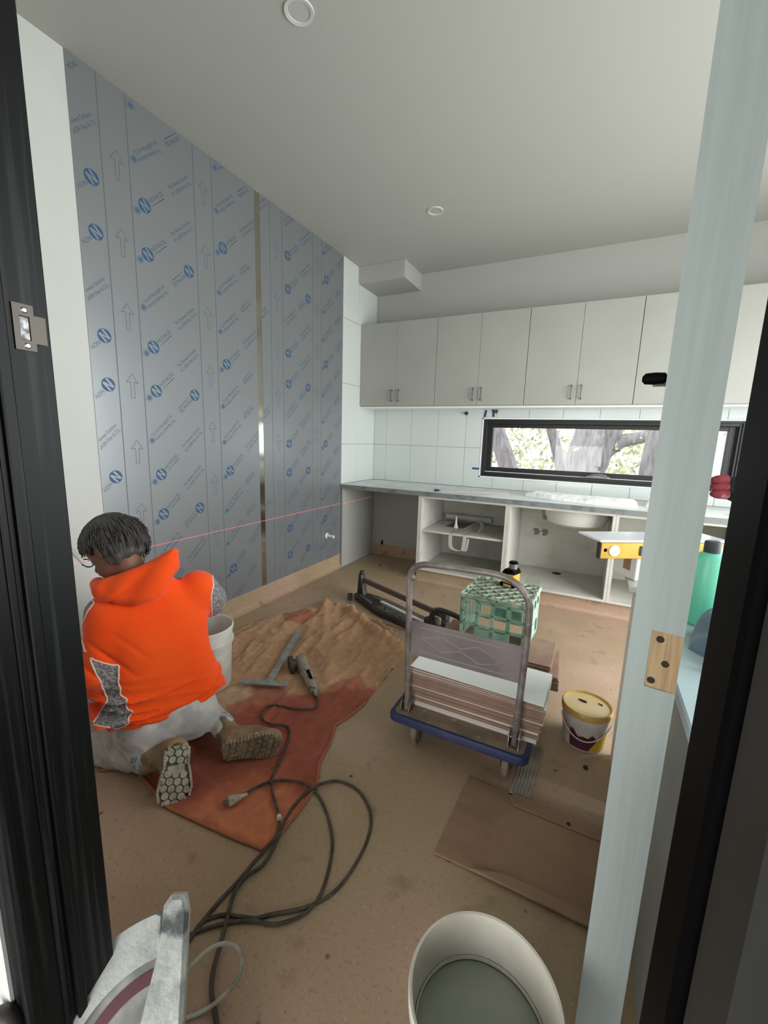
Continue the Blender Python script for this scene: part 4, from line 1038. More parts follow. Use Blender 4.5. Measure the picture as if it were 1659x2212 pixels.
# ---- white pail behind the person
cx,cy=.547,-2.926
t=thing('plaster_pail','white ribbed pail standing behind the kneeling person','bucket',(cx,cy,0))
Mpl=mat('pail_white',(216,214,206),.5,var=(196,192,180),vscale=10)
MB().lathe([(0,.006),(.124,.006),(.130,.014),(.140,.255),(.149,.258),(.151,.275),(.145,.279),(.145,.330),(.151,.334),(.152,.352),(.148,.356),(.143,.354),(.139,.34),(.132,.08),(0,.06)],(cx,cy,0),48).build('pail_body',Mpl,t)
MB().lathe([(0,.20),(.136,.20)],(cx,cy,0),40).build('pail_contents',mat('grout_mix',(150,140,122),.9,var=(120,110,96),vscale=10),t)
pa=math.atan2(C0.y-cy,C0.x-cx)+.35
m_=MB()
for k in range(8):
    zz=.07+.017*k; pts=[(cx+(.1335+.04*zz)*math.cos(pa+a)*1.004,cy+(.1335+.04*zz)*math.sin(pa+a)*1.004,zz) for a in [-.5+.1*i for i in range(8)]]
    m_.tube(pts,.0018,5)
m_.build('print_lines',mat('pail_print_grey',(170,170,166),.6),t)
# ---- flattened carton on the floor
Mcard=mat('cardboard_brown',(146,118,94),.85,var=(132,106,84),vscale=3,bump=.15,bscale=90,stretch=(1,6,1)); Mcard2=mat('cardboard_inner',(152,124,100),.85,var=(138,110,88),vscale=5)
t=thing('flattened_carton','flattened brown corrugated carton lying on the floor front right','cardboard',(2.3,-3.05,0))
x0,x1=2.015,2.59
MB().prism([(x0,-3.245),(x1,-3.232),(x1,-2.865),(x0+.015,-2.868)],.004,.0095,bev=.001).build('carton_sheet',Mcard,t,smooth=False)
MB().prism([(x0+.17,-3.20),(x0+.23,-3.232),(x1,-3.225),(x1,-2.93),(x0+.20,-2.93),(x0+.15,-3.05)],.0096,.0104).build('inner_sheet',Mcard2,t,smooth=False)
MB().prism([(2.20,-2.885),(2.22,-2.925),(x1,-2.93),(x1,-2.868),(2.22,-2.868)],.0097,.018,bev=.002).build('folded_flap',Mcard,t,smooth=False)
MB().prism([(2.14,-3.246),(x1,-3.246),(x1,-3.20),(2.24,-3.21)],.0106,.020,bev=.002).build('folded_flap',Mcard2,t,smooth=False)
t=thing('grey_pad','torn grey corrugated pad on the floor under the right trolley wheel','cardboard',(2.2,-2.78,0))
Mpad=mat('pad_grey',(158,152,140),.85,var=(120,112,100),vscale=10)
pp=[(2.205,-2.70),(2.20,-2.82),(2.195,-2.85),(2.20,-2.885),(2.235,-2.90),(2.248,-2.87),(2.268,-2.865),(2.285,-2.70),(2.29,-2.55),(2.24,-2.50)]
MB().prism(pp,.001,.0095).build('pad_sheet',Mpad,t,smooth=False)
m_=MB()
for k in range(6):
    xx=2.205+.013*k; m_.tube([(xx,-2.862,.011),(xx+.012,-2.56,.011)],.0042,6)
m_.build('corrugation_ribs',Mpad,t)['kind']='stuff'
# crumbs on the floor
crumbs=[((1265,1661),.011,'dark round crumb on the floor in front of the paint bucket'),((1228,1783),.008,'dark knot-like crumb on the flattened carton'),((820,1222),.010,'dark crumb on the floor of the empty bay')]
for (pq,r,l) in crumbs:
    q=PZ(*pq,.0135 if pq[1]==1783 else 0); mb=MB(); bmesh.ops.create_icosphere(mb.bm,subdivisions=2,radius=r)
    for v in mb.bm.verts: v.co*=1+.3*noise.noise(v.co*120); v.co.z*=.6
    o=mb.build('dirt_crumb',Mhole); o.location=(q.x,q.y,q.z+r*.55); tag(o,l,'debris')
q=(0.003,-.955,.397)
t=thing('pipe_stub','short white pipe stub poking out of the grey sheeted wall low down','pipe',q)
MB().tube([(.003,-.955,.397),(.085,-.955,.395)],.016,16).build('tube',mat('pipe_white',(222,222,218),.4),t)
MB().lathe([(0,.002),(.028,.002),(.030,0)],seg=20,M=Matrix.Translation((.0035,-.955,.397))@Matrix.Rotation(PI/2,4,'Y')).build('flange',bpy.data.materials['pipe_white'],t)
t=thing('wall_clip','small green and white box on the white wall beside the black jamb','box',(0,-3.33,1.55))
MB().box((0,-3.375,1.520),(.035,-3.315,1.548),bev=.003).build('green_half',mat('clip_green',(40,120,52),.4),t)
MB().box((0,-3.372,1.549),(.030,-3.322,1.582),bev=.003).build('white_half',mat('clip_white',(216,218,214),.5),t)
# ---- glove on a stand past the post
t=bpy.data.objects['work_glove']; g=P(1568,1056,.86); t.location=(g.x,g.y,.9)
m_=MB(); m_.tube([(g.x+.052,g.y+.02,.9005),(g.x+.052,g.y+.02,g.z)],.009,10); m_.build('support_rod',Mblk,t)
def blob(pts,rs,m,name,parent):
    mb=MB(); mb.tube(catmull(pts,5),np.interp(np.linspace(0,len(rs)-1,5*(len(rs)-1)+1),range(len(rs)),rs).tolist(),14); return mb.build(name,m,parent)
rx=CR.copy(); 
blob([g+rx*.004+CU*-.012,g+rx*.022+CU*-.004,g+rx*.06+CU*.002],[.014,.030,.034],mat('glove_dark_green',(44,52,42),.8),'glove_back',t)
for k in range(3):
    a=g-rx*.030+CU*(.018-.014*k)
    blob([a,a+rx*.012,a+rx*.03],[.005,.010,.012],mat('glove_red',(150,50,62),.7,var=(196,150,150),vscale=60,vcon=(.6,.7)),'glove_finger',t)
# ---- saw at lower left
t=thing('brick_saw','dust-covered cast grey saw guard and body in the lower left corner','saw',(1.78,-4.12,0))
Msaw=mat('saw_cast_dusty',(186,188,182),.7,var=(150,152,148),vscale=22,var2=(80,84,84),v2scale=12,v2con=(.62,.7),bump=.3,bscale=120); Msawd=mat('saw_dark',(52,46,44),.5); Msawr=mat('saw_slot_red',(84,34,42),.4)
ctr=P(335,2345,.74); nrm=(-CF*.72+CU*.55+CR*.25).normalized(); xr=(CR-nrm*CR.dot(nrm)).normalized(); yr_=nrm.cross(xr)
SM=Matrix((xr,yr_,nrm)).transposed().to_4x4(); SM.translation=ctr
def arcp(r0,r1,a0,a1,n=20):
    return [(r1*math.cos(a0+(a1-a0)*i/n),r1*math.sin(a0+(a1-a0)*i/n)) for i in range(n+1)]+[(r0*math.cos(a1+(a0-a1)*i/n),r0*math.sin(a1+(a0-a1)*i/n)) for i in range(n+1)]
D=math.radians
MB().prism(arcp(.165,.232,D(103),D(185)),-.05,.0,M=SM,bev=.006).build('guard_rim',Msaw,t)
MB().prism(arcp(.02,.168,D(90),D(200)),-.045,-.012,M=SM).build('guard_face',mat('saw_face_grey',(150,150,144),.6,var=(110,108,104),vscale=16),t)
MB().prism(arcp(.130,.150,D(104),D(160)),-.012,-.009,M=SM).build('guard_slot',Msawr,t)
MB().prism([(-.045,.165),(-.055,.235),(-.045,.252),(-.018,.252),(-.004,.225),(.030,.06),(.02,-.05),(-.05,-.05)],-.055,.012,M=SM,bev=.008).build('guard_arm',Msaw,t)
MB().box((1.66,-4.40,.02),(1.90,-4.06,.12),bev=.02).box((1.72,-4.3,.10),(1.84,-4.12,.24),bev=.02).build('saw_body',Msawd,t)
MB().box((1.62,-4.45,.0),(1.94,-4.04,.02),bev=.004).build('base_plate',Msaw,t)
a=P(-30,2215,.70); MB().tube(catmull([a,P(20,2200,.70),P(40,2260,.70),P(60,2330,.72)],5),.018,12).build('rear_handle',Msawd,t)
# ---- trees and bank beyond the window
Mbark=mat('bark_purple_grey',(150,141,144),.95,var=(112,104,108),vscale=6,stretch=(3,3,.6),bump=.5,bscale=14)
Mleaf=mat('leaf_pale',(190,192,154),.8,var=(214,208,180),vscale=2)
Mleaf2=mat('leaf_grey_green',(150,160,122),.8,var=(180,182,150),vscale=2)
def wpt(px,py,y):
    d=CF+CR*((px-W/2)/FPX)-CU*((py-H/2)/FPX); return C0+d*((y-C0.y)/d.y)
def tree(label,stems,y,seed):
    t=thing('tree',label,'tree',(wpt(*stems[0][0][0],y).x,y,-.4),'trees outside the window')
    rnd=random.Random(seed)
    for (pxs,r0,r1) in stems:
        pts=[wpt(px,py,y+.3*i*0) for i,(px,py) in enumerate(pxs)]
        c_=catmull(pts,6); n=len(c_); rs=[r0+(r1-r0)*i/(n-1) for i in range(n)]
        rs=[r*(1+.12*noise.noise((i*.7,seed,0))) for i,r in enumerate(rs)]
        MB().tube(c_,rs,12).build('trunk' if r0>.1 else 'branch',Mbark,t)
    return t
tree('leaning pale grey tree trunk outside at the left of the window',[([(1130,1120),(1098,1010),(1082,960),(1066,900),(1060,780)],.16,.12)],2.6,1)
tree('slim brown-grey tree trunk outside, second from the left in the window',[([(1215,1120),(1212,1020),(1200,960),(1188,910),(1180,800)],.10,.075)],3.4,2)
tree('forked tree trunk outside in the middle of the window',[([(1232,1120),(1240,1010),(1258,950),(1272,900),(1290,780)],.20,.15)],4.2,3)
tree('thick leaning tree with a long branch outside, right part of the window',[([(1250,1140),(1275,1020),(1300,960),(1318,920),(1330,800)],.30,.20),([(1300,985),(1340,955),(1385,945),(1440,930),(1500,905)],.14,.09)],5.0,4)
tree('tree trunk outside beside the white post in the window',[([(1395,1130),(1404,1020),(1415,960),(1430,900),(1440,780)],.15,.12)],3.0,5)
def leaves(name,label,n,x0,x1,y0,y1,z0,z1,size,m,seed):
    rng=np.random.default_rng(seed); c=np.stack([rng.uniform(x0,x1,n),rng.uniform(y0,y1,n),rng.uniform(z0,z1,n)],1)
    cl=np.array([noise.noise((p[0]*.9,p[1]*.9,p[2]*.9+seed)) for p in c]); c=c[cl>-.12]; n=len(c)
    a=rng.normal(size=(n,3)); a/=np.linalg.norm(a,axis=1)[:,None]; b_=np.cross(a,rng.normal(size=(n,3))); b_/=np.linalg.norm(b_,axis=1)[:,None]
    s=size*rng.uniform(.6,1.3,(n,1)); V_=np.concatenate([c-a*s,c+b_*s*.4,c+a*s,c-b_*s*.4],1).reshape(-1,3)
    F_=np.arange(4*n).reshape(-1,4)
    me=bpy.data.meshes.new(name); me.from_pydata(V_.tolist(),[],F_.tolist()); me.materials.append(m)
    o=bpy.data.objects.new(name,me); link(o); tag(o,label,'foliage',kind='stuff'); return o
leaves('shrub_leaves','pale yellow-green leaves of the shrubs beyond the tree trunks',26000,-14,3.5,6.5,9.5,-.4,4.5,.10,Mleaf,1)
leaves('shrub_leaves','grey-green sparse foliage around the tree trunks outside',2500,-9,4.5,2.5,6,1.2,4.5,.06,Mleaf2,2)
# ================================================================== KNEELING PERSON
def surface_nets(f, lo, hi, h):
    lo=np.array(lo,float); hi=np.array(hi,float); n=np.maximum(3,np.ceil((hi-lo)/h).astype(int)+1)
    ax=[lo[i]+h*np.arange(n[i]) for i in range(3)]
    X=np.stack(np.meshgrid(*ax,indexing='ij'),-1); D_=f(X.reshape(-1,3)).reshape(n)
    ins=D_<0; nc=n-1; acc=np.zeros((*nc,3)); cnt=np.zeros(nc)
    cs=[(i,j,k) for i in (0,1) for j in (0,1) for k in (0,1)]
    def sub(A,c): return A[c[0]:c[0]+nc[0],c[1]:c[1]+nc[1],c[2]:c[2]+nc[2]]
    for a in cs:
        for axx in range(3):
            if a[axx]==0:
                b_=list(a); b_[axx]=1; da,db=sub(D_,a),sub(D_,b_); m=(da<0)!=(db<0)
                t_=np.where(m,da/np.where(np.abs(da-db)<1e-12,1,da-db),0)
                p=np.zeros((*nc,3)); p[...]=np.array(a,float); p[...,axx]+=t_
                acc+=p*m[...,None]; cnt+=m
    act=cnt>0; idx=-np.ones(nc,int); idx[act]=np.arange(act.sum())
    g=np.stack(np.meshgrid(*[np.arange(k) for k in nc],indexing='ij'),-1)
    V_=lo+h*(g[act]+acc[act]/cnt[act][:,None]); F_=[]
    for axx in range(3):
        o1,o2=(axx+1)%3,(axx+2)%3
        s0=[slice(None)]*3; s1=[slice(None)]*3; s0[axx]=slice(0,n[axx]-1); s1[axx]=slice(1,n[axx])
        A_=ins[tuple(s0)]; B_=ins[tuple(s1)]; m=A_!=B_
        q=np.argwhere(m); ok=(q[:,o1]>0)&(q[:,o2]>0)&(q[:,o1]<nc[o1])&(q[:,o2]<nc[o2]); q=q[ok]
        def gi(d1,d2):
            r=q.copy(); r[:,o1]-=d1; r[:,o2]-=d2; return idx[r[:,0],r[:,1],r[:,2]]
        quad=np.stack([gi(1,1),gi(0,1),gi(0,0),gi(1,0)],1)
        fl=~A_[q[:,0],q[:,1],q[:,2]]; quad[fl]=quad[fl][:,::-1]; F_.append(quad)
    return V_,np.concatenate(F_)
def cap(a,b_,ra,rb):
    a=np.array(a,float); b_=np.array(b_,float)
    def f(p):
        ab=b_-a; t_=np.clip(((p-a)@ab)/(ab@ab),0,1); return np.linalg.norm(p-(a+t_[:,None]*ab),axis=1)-(ra+(rb-ra)*t_)
    return f
def ell(c,ax,ay,az,r):
    c=np.array(c,float); Mx=np.array([ax,ay,az],float); r=np.array(r,float)
    def f(p):
        q=((p-c)@Mx.T)/r; k=np.linalg.norm(q,axis=1); return (k-1)*r.min()
    return f
def smin(fs,k):
    def f(p):
        d=fs[0](p)
        for g in fs[1:]:
            e=g(p); h_=np.clip(.5+.5*(e-d)/k,0,1); d=e*(1-h_)+d*h_-k*h_*(1-h_)
        return d
    return f
person=thing('person','person kneeling with back turned, in bright orange hooded jumper and grey trousers','person',(.92,-3.42,0))
LAT=np.array((.41,.905,.10)); LAT/=np.linalg.norm(LAT)        # towards the person's right
def PV(*a): return np.array(P(*a))
pelv=PV(362,1525,1.80); waist=PV(350,1440,1.80); chest=PV(335,1340,1.81); upch=PV(325,1285,1.79)
lsh=PV(236,1325,1.70); rsh=PV(428,1268,1.89)
lelb=PV(212,1452,1.65); lwr=PV(184,1476,1.73); lhd=PV(150,1468,1.80)
relb=PV(452,1296,2.01); rwr=PV(395,1325,2.20); rhd=PV(370,1335,2.28)
lhip=PV(318,1565,1.76); lkn=PV(222,1618,1.83); lank=PV(322,1642,1.685)
rhip=PV(410,1535,1.84); rkn=PV(400,1500,2.22); rank=PV(482,1570,1.845)
neckb=PV(300,1262,1.76); headc=PV(246,1185,1.74)
fwd=np.array((-.68,-.32,-.66)); fwd/=np.linalg.norm(fwd)
upv=np.array((-.42,.12,.85)); upv-=fwd*(upv@fwd); upv/=np.linalg.norm(upv); lft=np.cross(upv,fwd)   # towards the person's left
HR=.105
# ---- hoodie
def side(p,s,r): return p+LAT*s
def ridge_(x): return np.maximum(0,1-np.abs(np.sin(x))*1.6)**2
def hood_fold(p):
    x=(p-pelv); u=x@LAT; v=p[:,2]; w=x@np.array((-.9,.41,0))
    low=np.clip((.46-v)/.16,0,1); lw=np.clip((-.02-u)/.16,0,1)
    d=.026*low*(.35+lw)*ridge_(v*42-u*7+1.2*np.sin(u*9+1))
    d+=.015*low*(.4+lw)*ridge_(v*70+u*13+2)
    d-=.016*np.clip((v-.40)/.1,0,1)*np.clip((.62-v)/.1,0,1)*lw*ridge_(v*26+u*30+.6)      # pull from the armpit
    d+=.0035*np.sin(u*16+v*9+2*np.sin(v*8))+.003*np.sin(v*17-u*12)
    return d
SA=PV(366,1562,1.81); SB=PV(322,1256,1.785); SAX=SB-SA; SLEN=np.linalg.norm(SAX); SAX/=SLEN
SL=LAT-SAX*(LAT@SAX); SL/=np.linalg.norm(SL); SBK=np.cross(SAX,SL)
if SBK@np.array((.9,-.41,0))<0: SBK=-SBK
def torso(p):
    q=p-SA; s=np.clip((q@SAX)/SLEN,-.1,1.05); c=SA+s[:,None]*SAX*SLEN
    u=(p-c)@SL; w=(p-c)@SBK; ax=(q@SAX)/SLEN-s
    hw=np.interp(s,[-.1,0,.12,.35,.6,.78,.88,.95,1.05],[.190,.205,.215,.210,.205,.200,.175,.125,.06])
    sh=np.interp(s,[0,.2,.4,.6,.85,1],[.012,.010,.0,-.005,.0,0.])
    hd_=np.interp(s,[-.1,0,.12,.35,.6,.8,.92,1.05],[.105,.115,.125,.125,.128,.115,.092,.06])
    uu=np.abs((u-sh)/hw); ww=np.abs(w/hd_); k=(uu**2.5+ww**2.5)**(1/2.5)
    d=(k-1)*np.minimum(hw,hd_)*.9
    return np.where(np.abs(ax)>1e-6,np.maximum(d,np.abs(ax)*SLEN),d)
arms=[cap(lsh,lelb,.080,.068),cap(lelb,lelb+(lwr-lelb)*.72,.064,.050),cap(rsh,relb,.080,.072),cap(relb,rwr,.066,.045)]
hoodie_core=smin([torso]+arms,.035)
hemn=np.array(P(470,1486,1.70)-P(262,1566,1.66)); 
hemA=PV(262,1570,1.66); hemB=PV(470,1502,1.80); viewm=hemA*.5+hemB*.5-np.array(C0)
hn=np.cross(hemB-hemA,np.array((-.9,.41,-.25))); hn/=np.linalg.norm(hn)
if hn[2]<0: hn=-hn
def hoodie_sdf(p):
    d=hoodie_core(p)-hood_fold(p)
    uu_=((p-(hemA+hemB)/2)@LAT)/.19; cut=-((p-hemA)@hn)-.030*np.clip(1-uu_**2,0,1)                                           # keep above the hem plane
    near=(np.linalg.norm(p-np.array(lelb),axis=1)<.16)|(np.linalg.norm(p-lwr,axis=1)<.12)
    cut=np.where(near,-1,cut)
    return np.maximum(d,cut)
allp=np.array([pelv,lsh,rsh,lelb,relb,lwr,rwr,neckb])
Vh,Fh=surface_nets(hoodie_sdf,allp.min(0)-.19,allp.max(0)+.19,.0075)
Mor=mat('hoodie_orange',(255,88,22),.85,var=(255,80,16),vscale=6,sheen=.2,bump=.12,bscale=240)
Mor.node_tree.nodes['Principled BSDF'].inputs['Specular IOR Level'].default_value=.2
Mmarl=mat('marl_grey_fabric',(150,146,146),.9,var=(104,100,102),vscale=110,vcon=(.45,.55),var2=(186,184,184),v2scale=90,v2con=(.6,.66))
Mpipe=mat('piping_white',(246,214,206),.6)
fc=Vh[Fh].mean(1)
def pxof(p):
    d=p-np.array(C0); z_=d@np.array(CF); return W/2+FPX*(d@np.array(CR))/z_, H/2-FPX*(d@np.array(CU))/z_
# grey marl sleeve and side panels of the jumper
def inpoly(px,py,poly):
    r=np.zeros(len(px),bool); n=len(poly)
    for i in range(n):
        x0,y0=poly[i]; x1,y1=poly[(i+1)%n]
        if y0==y1: continue
        r^=((y0>py)!=(y1>py))&(px<(x1-x0)*(py-y0)/(y1-y0)+x0)
    return r
fx,fy=pxof(fc); mi=np.zeros(len(fc),int)
for poly in ([(140,1290),(207,1298),(190,1320),(179,1345),(176,1375),(183,1405),(200,1425),(240,1437),(258,1437),(256,1480),(250,1500),(234,1512),(205,1450),(190,1412),(140,1385)],
             [(262,1485),(258,1500),(274,1510),(272,1530),(288,1538),(276,1550),(279,1562),(255,1575),(200,1565),(225,1525),(240,1500),(250,1484)],
             [(436,1200),(450,1216),(458,1240),(461,1265),(456,1290),(458,1345),(520,1345),(520,1190)]):
    mi[inpoly(fx,fy,poly)]=1
ho=from_arrays('hoodie',Vh,Fh,[Mor,Mmarl],person,mi=mi)
# white piping along the panel seams
from collections import defaultdict
ed=defaultdict(list)
for i,f in enumerate(Fh):
    for a,b_ in zip(f,np.roll(f,-1)): ed[(min(a,b_),max(a,b_))].append(i)
nb=defaultdict(list)
for e,fl in ed.items():
    if len(fl)==2 and mi[fl[0]]!=mi[fl[1]]: nb[e[0]].append(e[1]); nb[e[1]].append(e[0])
seen=set()
cen=Vh.mean(0)
def push(p): return p
for s0 in sorted(nb,key=lambda q:len(nb[q])):
    if s0 in seen: continue
    path=[s0]; seen.add(s0)
    while True:
        nx=[q for q in nb[path[-1]] if q not in seen]
        if not nx: break
        path.append(nx[0]); seen.add(nx[0])
    if len(path)<14: continue
    pts=np.array([Vh[q] for q in path])
    for _ in range(6): pts[1:-1]=(pts[:-2]+2*pts[1:-1]+pts[2:])/4
    MB().tube([tuple(q) for q in pts[::2]],.0032,6).build('piping',Mpipe,ho)
# ---- hood bunched round the neck
hA=PV(212,1278,1.655); hB=PV(378,1204,1.745); hC=PV(322,1302,1.69); hD=PV(300,1240,1.80)
hn1=(hB-hA)/np.linalg.norm(hB-hA); hn3=np.cross(hn1,hC-hA); hn3/=np.linalg.norm(hn3); hn2=np.cross(hn3,hn1)
if hn3@np.array(CF)<0: hn3=-hn3
def onpl(px,py):
    d=np.array(CF+CR*((px-W/2)/FPX)-CU*((py-H/2)/FPX)); c0=np.array(C0); q=c0+d*(((hA-c0)@hn3)/(d@hn3)); return ((q-hA)@hn1,(q-hA)@hn2)
hpoly=[onpl(*q) for q in ((206,1268),(225,1250),(262,1240),(305,1224),(350,1200),(376,1185),(386,1187),(384,1212),(372,1248),(356,1282),(338,1300),(300,1308),(250,1304),(214,1298))]
def poly2(u,v):
    d=np.full(len(u),1e9); n=len(hpoly); ins_=inpoly(u,v,hpoly)
    for i in range(n):
        ax_,ay_=hpoly[i]; bx_,by_=hpoly[(i+1)%n]; ex_,ey_=bx_-ax_,by_-ay_
        t_=np.clip(((u-ax_)*ex_+(v-ay_)*ey_)/(ex_*ex_+ey_*ey_),0,1); d=np.minimum(d,np.hypot(u-ax_-t_*ex_,v-ay_-t_*ey_))
    return np.where(ins_,-d,d)
def hood_sdf(p):
    q=p-hA; u=q@hn1; v=q@hn2; w=q@hn3
    bow=.030*np.clip(1-((u-.14)/.2)**2,0,1)
    w=w+bow*.6-.004*np.sin(u*40+v*50)
    d2=poly2(u,v); r=.028; a_=np.maximum(d2+r,0); b_=np.maximum(np.abs(w)-.034+r,0)
    d=np.hypot(a_,b_)+np.minimum(np.maximum(d2+r,np.abs(w)-.034+r),0)-r
    d=d+.007*ridge_((v+.25*u)*30+1.0)*np.clip((.22-u)/.1,0,1)                      # soft fold line along the roll
    col=smin([cap(PV(222,1275,1.67),PV(212,1262,1.76),.036,.030),cap(PV(370,1222,1.76),PV(362,1232,1.86),.030,.028)],.02)(p)
    h_=np.clip(.5+.5*(col-d)/.03,0,1); d=col*(1-h_)+d*h_-.03*h_*(1-h_)
    inner=cap(neckb+(headc-neckb)*.2,headc,.055,.080)(p)
    return np.maximum(d,-inner)
al=np.array([hA,hB,hC,hD])
Vq,Fq=surface_nets(hood_sdf,al.min(0)-.13,al.max(0)+.13,.006)
from_arrays('hood',Vq,Fq,[Mor],ho)
# ---- trousers
Mtr=mat('trousers_dusty_grey',(196,192,188),.9,var=(172,170,168),vscale=14,vcon=(.45,.6),var2=(216,214,210),v2scale=10,v2con=(.56,.7),sheen=.2)
def tr_fold(p):
    return .007*ridge_(p[:,0]*28+p[:,2]*30+np.sin(p[:,1]*20))*np.clip((.22-p[:,2])/.1,0,1)+.002*np.sin(p[:,1]*40-p[:,2]*30)
tparts=[cap(lhip,lkn,.105,.075),cap(rhip,rkn,.105,.075),cap(lkn,lank,.068,.045),cap(rkn,rank,.070,.048),cap(lhip,rhip,.112,.112),cap(pelv+LAT*.06,pelv-LAT*.07,.105,.105)]
tcore=smin(tparts,.03)
def tro_sdf(p): return np.maximum(tcore(p)-tr_fold(p), -(p[:,2]-.006))
al=np.array([lhip,lkn,lank,rhip,rkn,rank,pelv])
Vt,Ft=surface_nets(tro_sdf,al.min(0)-.15,al.max(0)+.15,.008)
tro=from_arrays('trousers',Vt,Ft,[Mtr],person)
Mcuff=mat('trouser_cuff_grey',(176,182,188),.9,var=(120,124,130),vscale=60,stretch=(1,1,3))
for a,k in ((lank,lkn),(rank,rkn)):
    d=(a-k)/np.linalg.norm(a-k)
    MB().tube([tuple(a-d*.050),tuple(a-d*.035),tuple(a-d*.02),tuple(a-d*.005),tuple(a+d*.006)],[.050,.054,.050,.054,.048],18).build('ankle_cuff',Mcuff,tro)
# ---- continuous body: head, neck, trunk, limbs and hands as one surface
Mskin=mat('skin_tan',(136,94,74),.55,var=(122,82,64),vscale=14)
Mskin.node_tree.nodes['Principled BSDF'].inputs['Subsurface Weight'].default_value=.0
def hp_(f,u,l): return headc+fwd*f+upv*u+lft*l
hd=[ell(headc,fwd,upv,lft,(.098,.112,.078)),ell(hp_(.035,-.06,0),fwd,upv,lft,(.062,.062,.055)),
    cap(hp_(.095,.0,0),hp_(.112,-.028,0),.009,.014),cap(hp_(.082,.030,-.03),hp_(.082,.030,.03),.015,.015),
    cap(hp_(.092,-.058,-.018),hp_(.092,-.058,.018),.010,.010),cap(hp_(.080,-.095,-.008),hp_(.080,-.095,.008),.017,.017),
    ell(hp_(-.005,-.01,.082),fwd,upv,lft,(.020,.032,.010)),ell(hp_(-.005,-.01,-.082),fwd,upv,lft,(.020,.032,.010)),
    cap(neckb,headc-upv*.05-fwd*.02,.058,.055)]
def hand(w,h,side_):
    d=(h-w)/np.linalg.norm(h-w); lat=np.cross(d,np.array((0,0,1.)));lat/=np.linalg.norm(lat); nrm_=np.cross(lat,d); out=[cap(w,w+d*.05,.024,.026),ell(w+d*.075,d,lat,nrm_,(.045,.040,.018))]
    for i,(o_,L1) in enumerate(((-.030,.060),(-.010,.072),(.010,.068),(.029,.052))):
        b0=w+d*.105+lat*o_; b1=b0+d*L1*.5-nrm_*.006; b2=b1+d*L1*.35-nrm_*.022; b3=b2+d*L1*.10-nrm_*.02
        out+= [cap(b0,b1,.0088,.008),cap(b1,b2,.008,.0075),cap(b2,b3,.0075,.007)]
    t0=w+d*.045-lat*.028*side_; t1=t0+d*.035-lat*.028*side_-nrm_*.010; t2=t1+d*.032-lat*.006*side_-nrm_*.012
    out+=[cap(t0,t1,.012,.010),cap(t1,t2,.010,.008)]
    return out
lh=hand(lwr,lhd,1); rh=hand(rwr,rhd,-1)
bod=[cap(pelv-LAT*.06,waist-LAT*.05,.085,.08),cap(pelv+LAT*.06,waist+LAT*.05,.085,.08),cap(waist,chest,.09,.10),cap(chest,upch,.10,.075),cap(upch,neckb,.07,.058),cap(lsh,upch,.045,.07),cap(rsh,upch,.045,.07),
     cap(lsh,lelb,.045,.037),cap(lelb,lwr,.036,.025),cap(rsh,relb,.045,.037),cap(relb,rwr,.036,.025),cap(lhip,lkn,.075,.05),cap(rhip,rkn,.075,.05),cap(lkn,lank,.045,.034),cap(rkn,rank,.045,.034)]
bcore=smin(bod,.025); hcore=smin(hd,.014)
def body_sdf(p):
    a=bcore(p); b_=hcore(p); k=.02
    h_=np.clip(.5+.5*(b_-a)/k,0,1); d=b_*(1-h_)+a*h_-k*h_*(1-h_)
    for hs in (lh,rh):
        c0=smin(hs[:2],.012)(p); m_=c0.copy()
        for g in hs[2:]: 
            e=g(p); kk=.005; h2=np.clip(.5+.5*(e-m_)/kk,0,1); m_=e*(1-h2)+m_*h2-kk*h2*(1-h2)
        d=np.minimum(d,m_)
    return d
al=np.array([pelv,lkn,rkn,lank,rank,relb,lelb,rhd,lhd,headc])
Vb,Fb=surface_nets(body_sdf,np.minimum(al.min(0)-.17,9),al.max(0)+.17,.0062)
bo=from_arrays('body',Vb,Fb,[Mskin],person)
Meye=mat('eye_white',(230,226,220),.2); Miris=mat('eye_dark',(40,28,22),.2)
for s in (-1,1):
    c_=hp_(.083,.010,.031*s); MB().lathe([(0,-.012),(.008,-.009),(.012,0),(.008,.009),(0,.012)],seg=14,M=Matrix.Translation(tuple(c_))).build('eye',Meye,bo)
# ---- hair
Mhair=mat('hair_dark_grey',(84,79,75),.6,var=(58,54,51),vscale=26,stretch=(1,1,1),var2=(104,98,94),v2scale=44,v2con=(.6,.7))
def hair_sdf(p):
    q=p-headc; f_=q@fwd; u_=q@upv; l_=q@lft
    sh=ell(headc-fwd*.010+upv*.012,fwd,upv,lft,(.122,.126,.104))(p)
    face=np.maximum(f_-.035-.35*(u_+.02), -(.035-u_)-.0)               # open over the face
    faceopen=np.minimum(.045-f_+.55*(u_-.01), 9)                       # negative where the face is
    low=-(u_+.100+.20*f_)                                              # nape line
    ear=np.linalg.norm(np.stack([f_-.012,u_+.045,(np.abs(l_)-.09)],1)/np.array((.034,.050,.05)),axis=1)-1
    d=np.maximum(sh,np.maximum(-faceopen,low)); d=np.maximum(d,-ear*.03)
    return d-.003*np.sin(l_*120+8*np.sin(f_*20))*np.clip(.5-u_*4,0,1)
Vr,Fr=surface_nets(hair_sdf,headc-.17,headc+.17,.0055)
hairo=from_arrays('hair',Vr,Fr,[Mhair],person)
mb=MB(); rnd=random.Random(4)
crown=headc+upv*.10-fwd*.045
cnt_=0
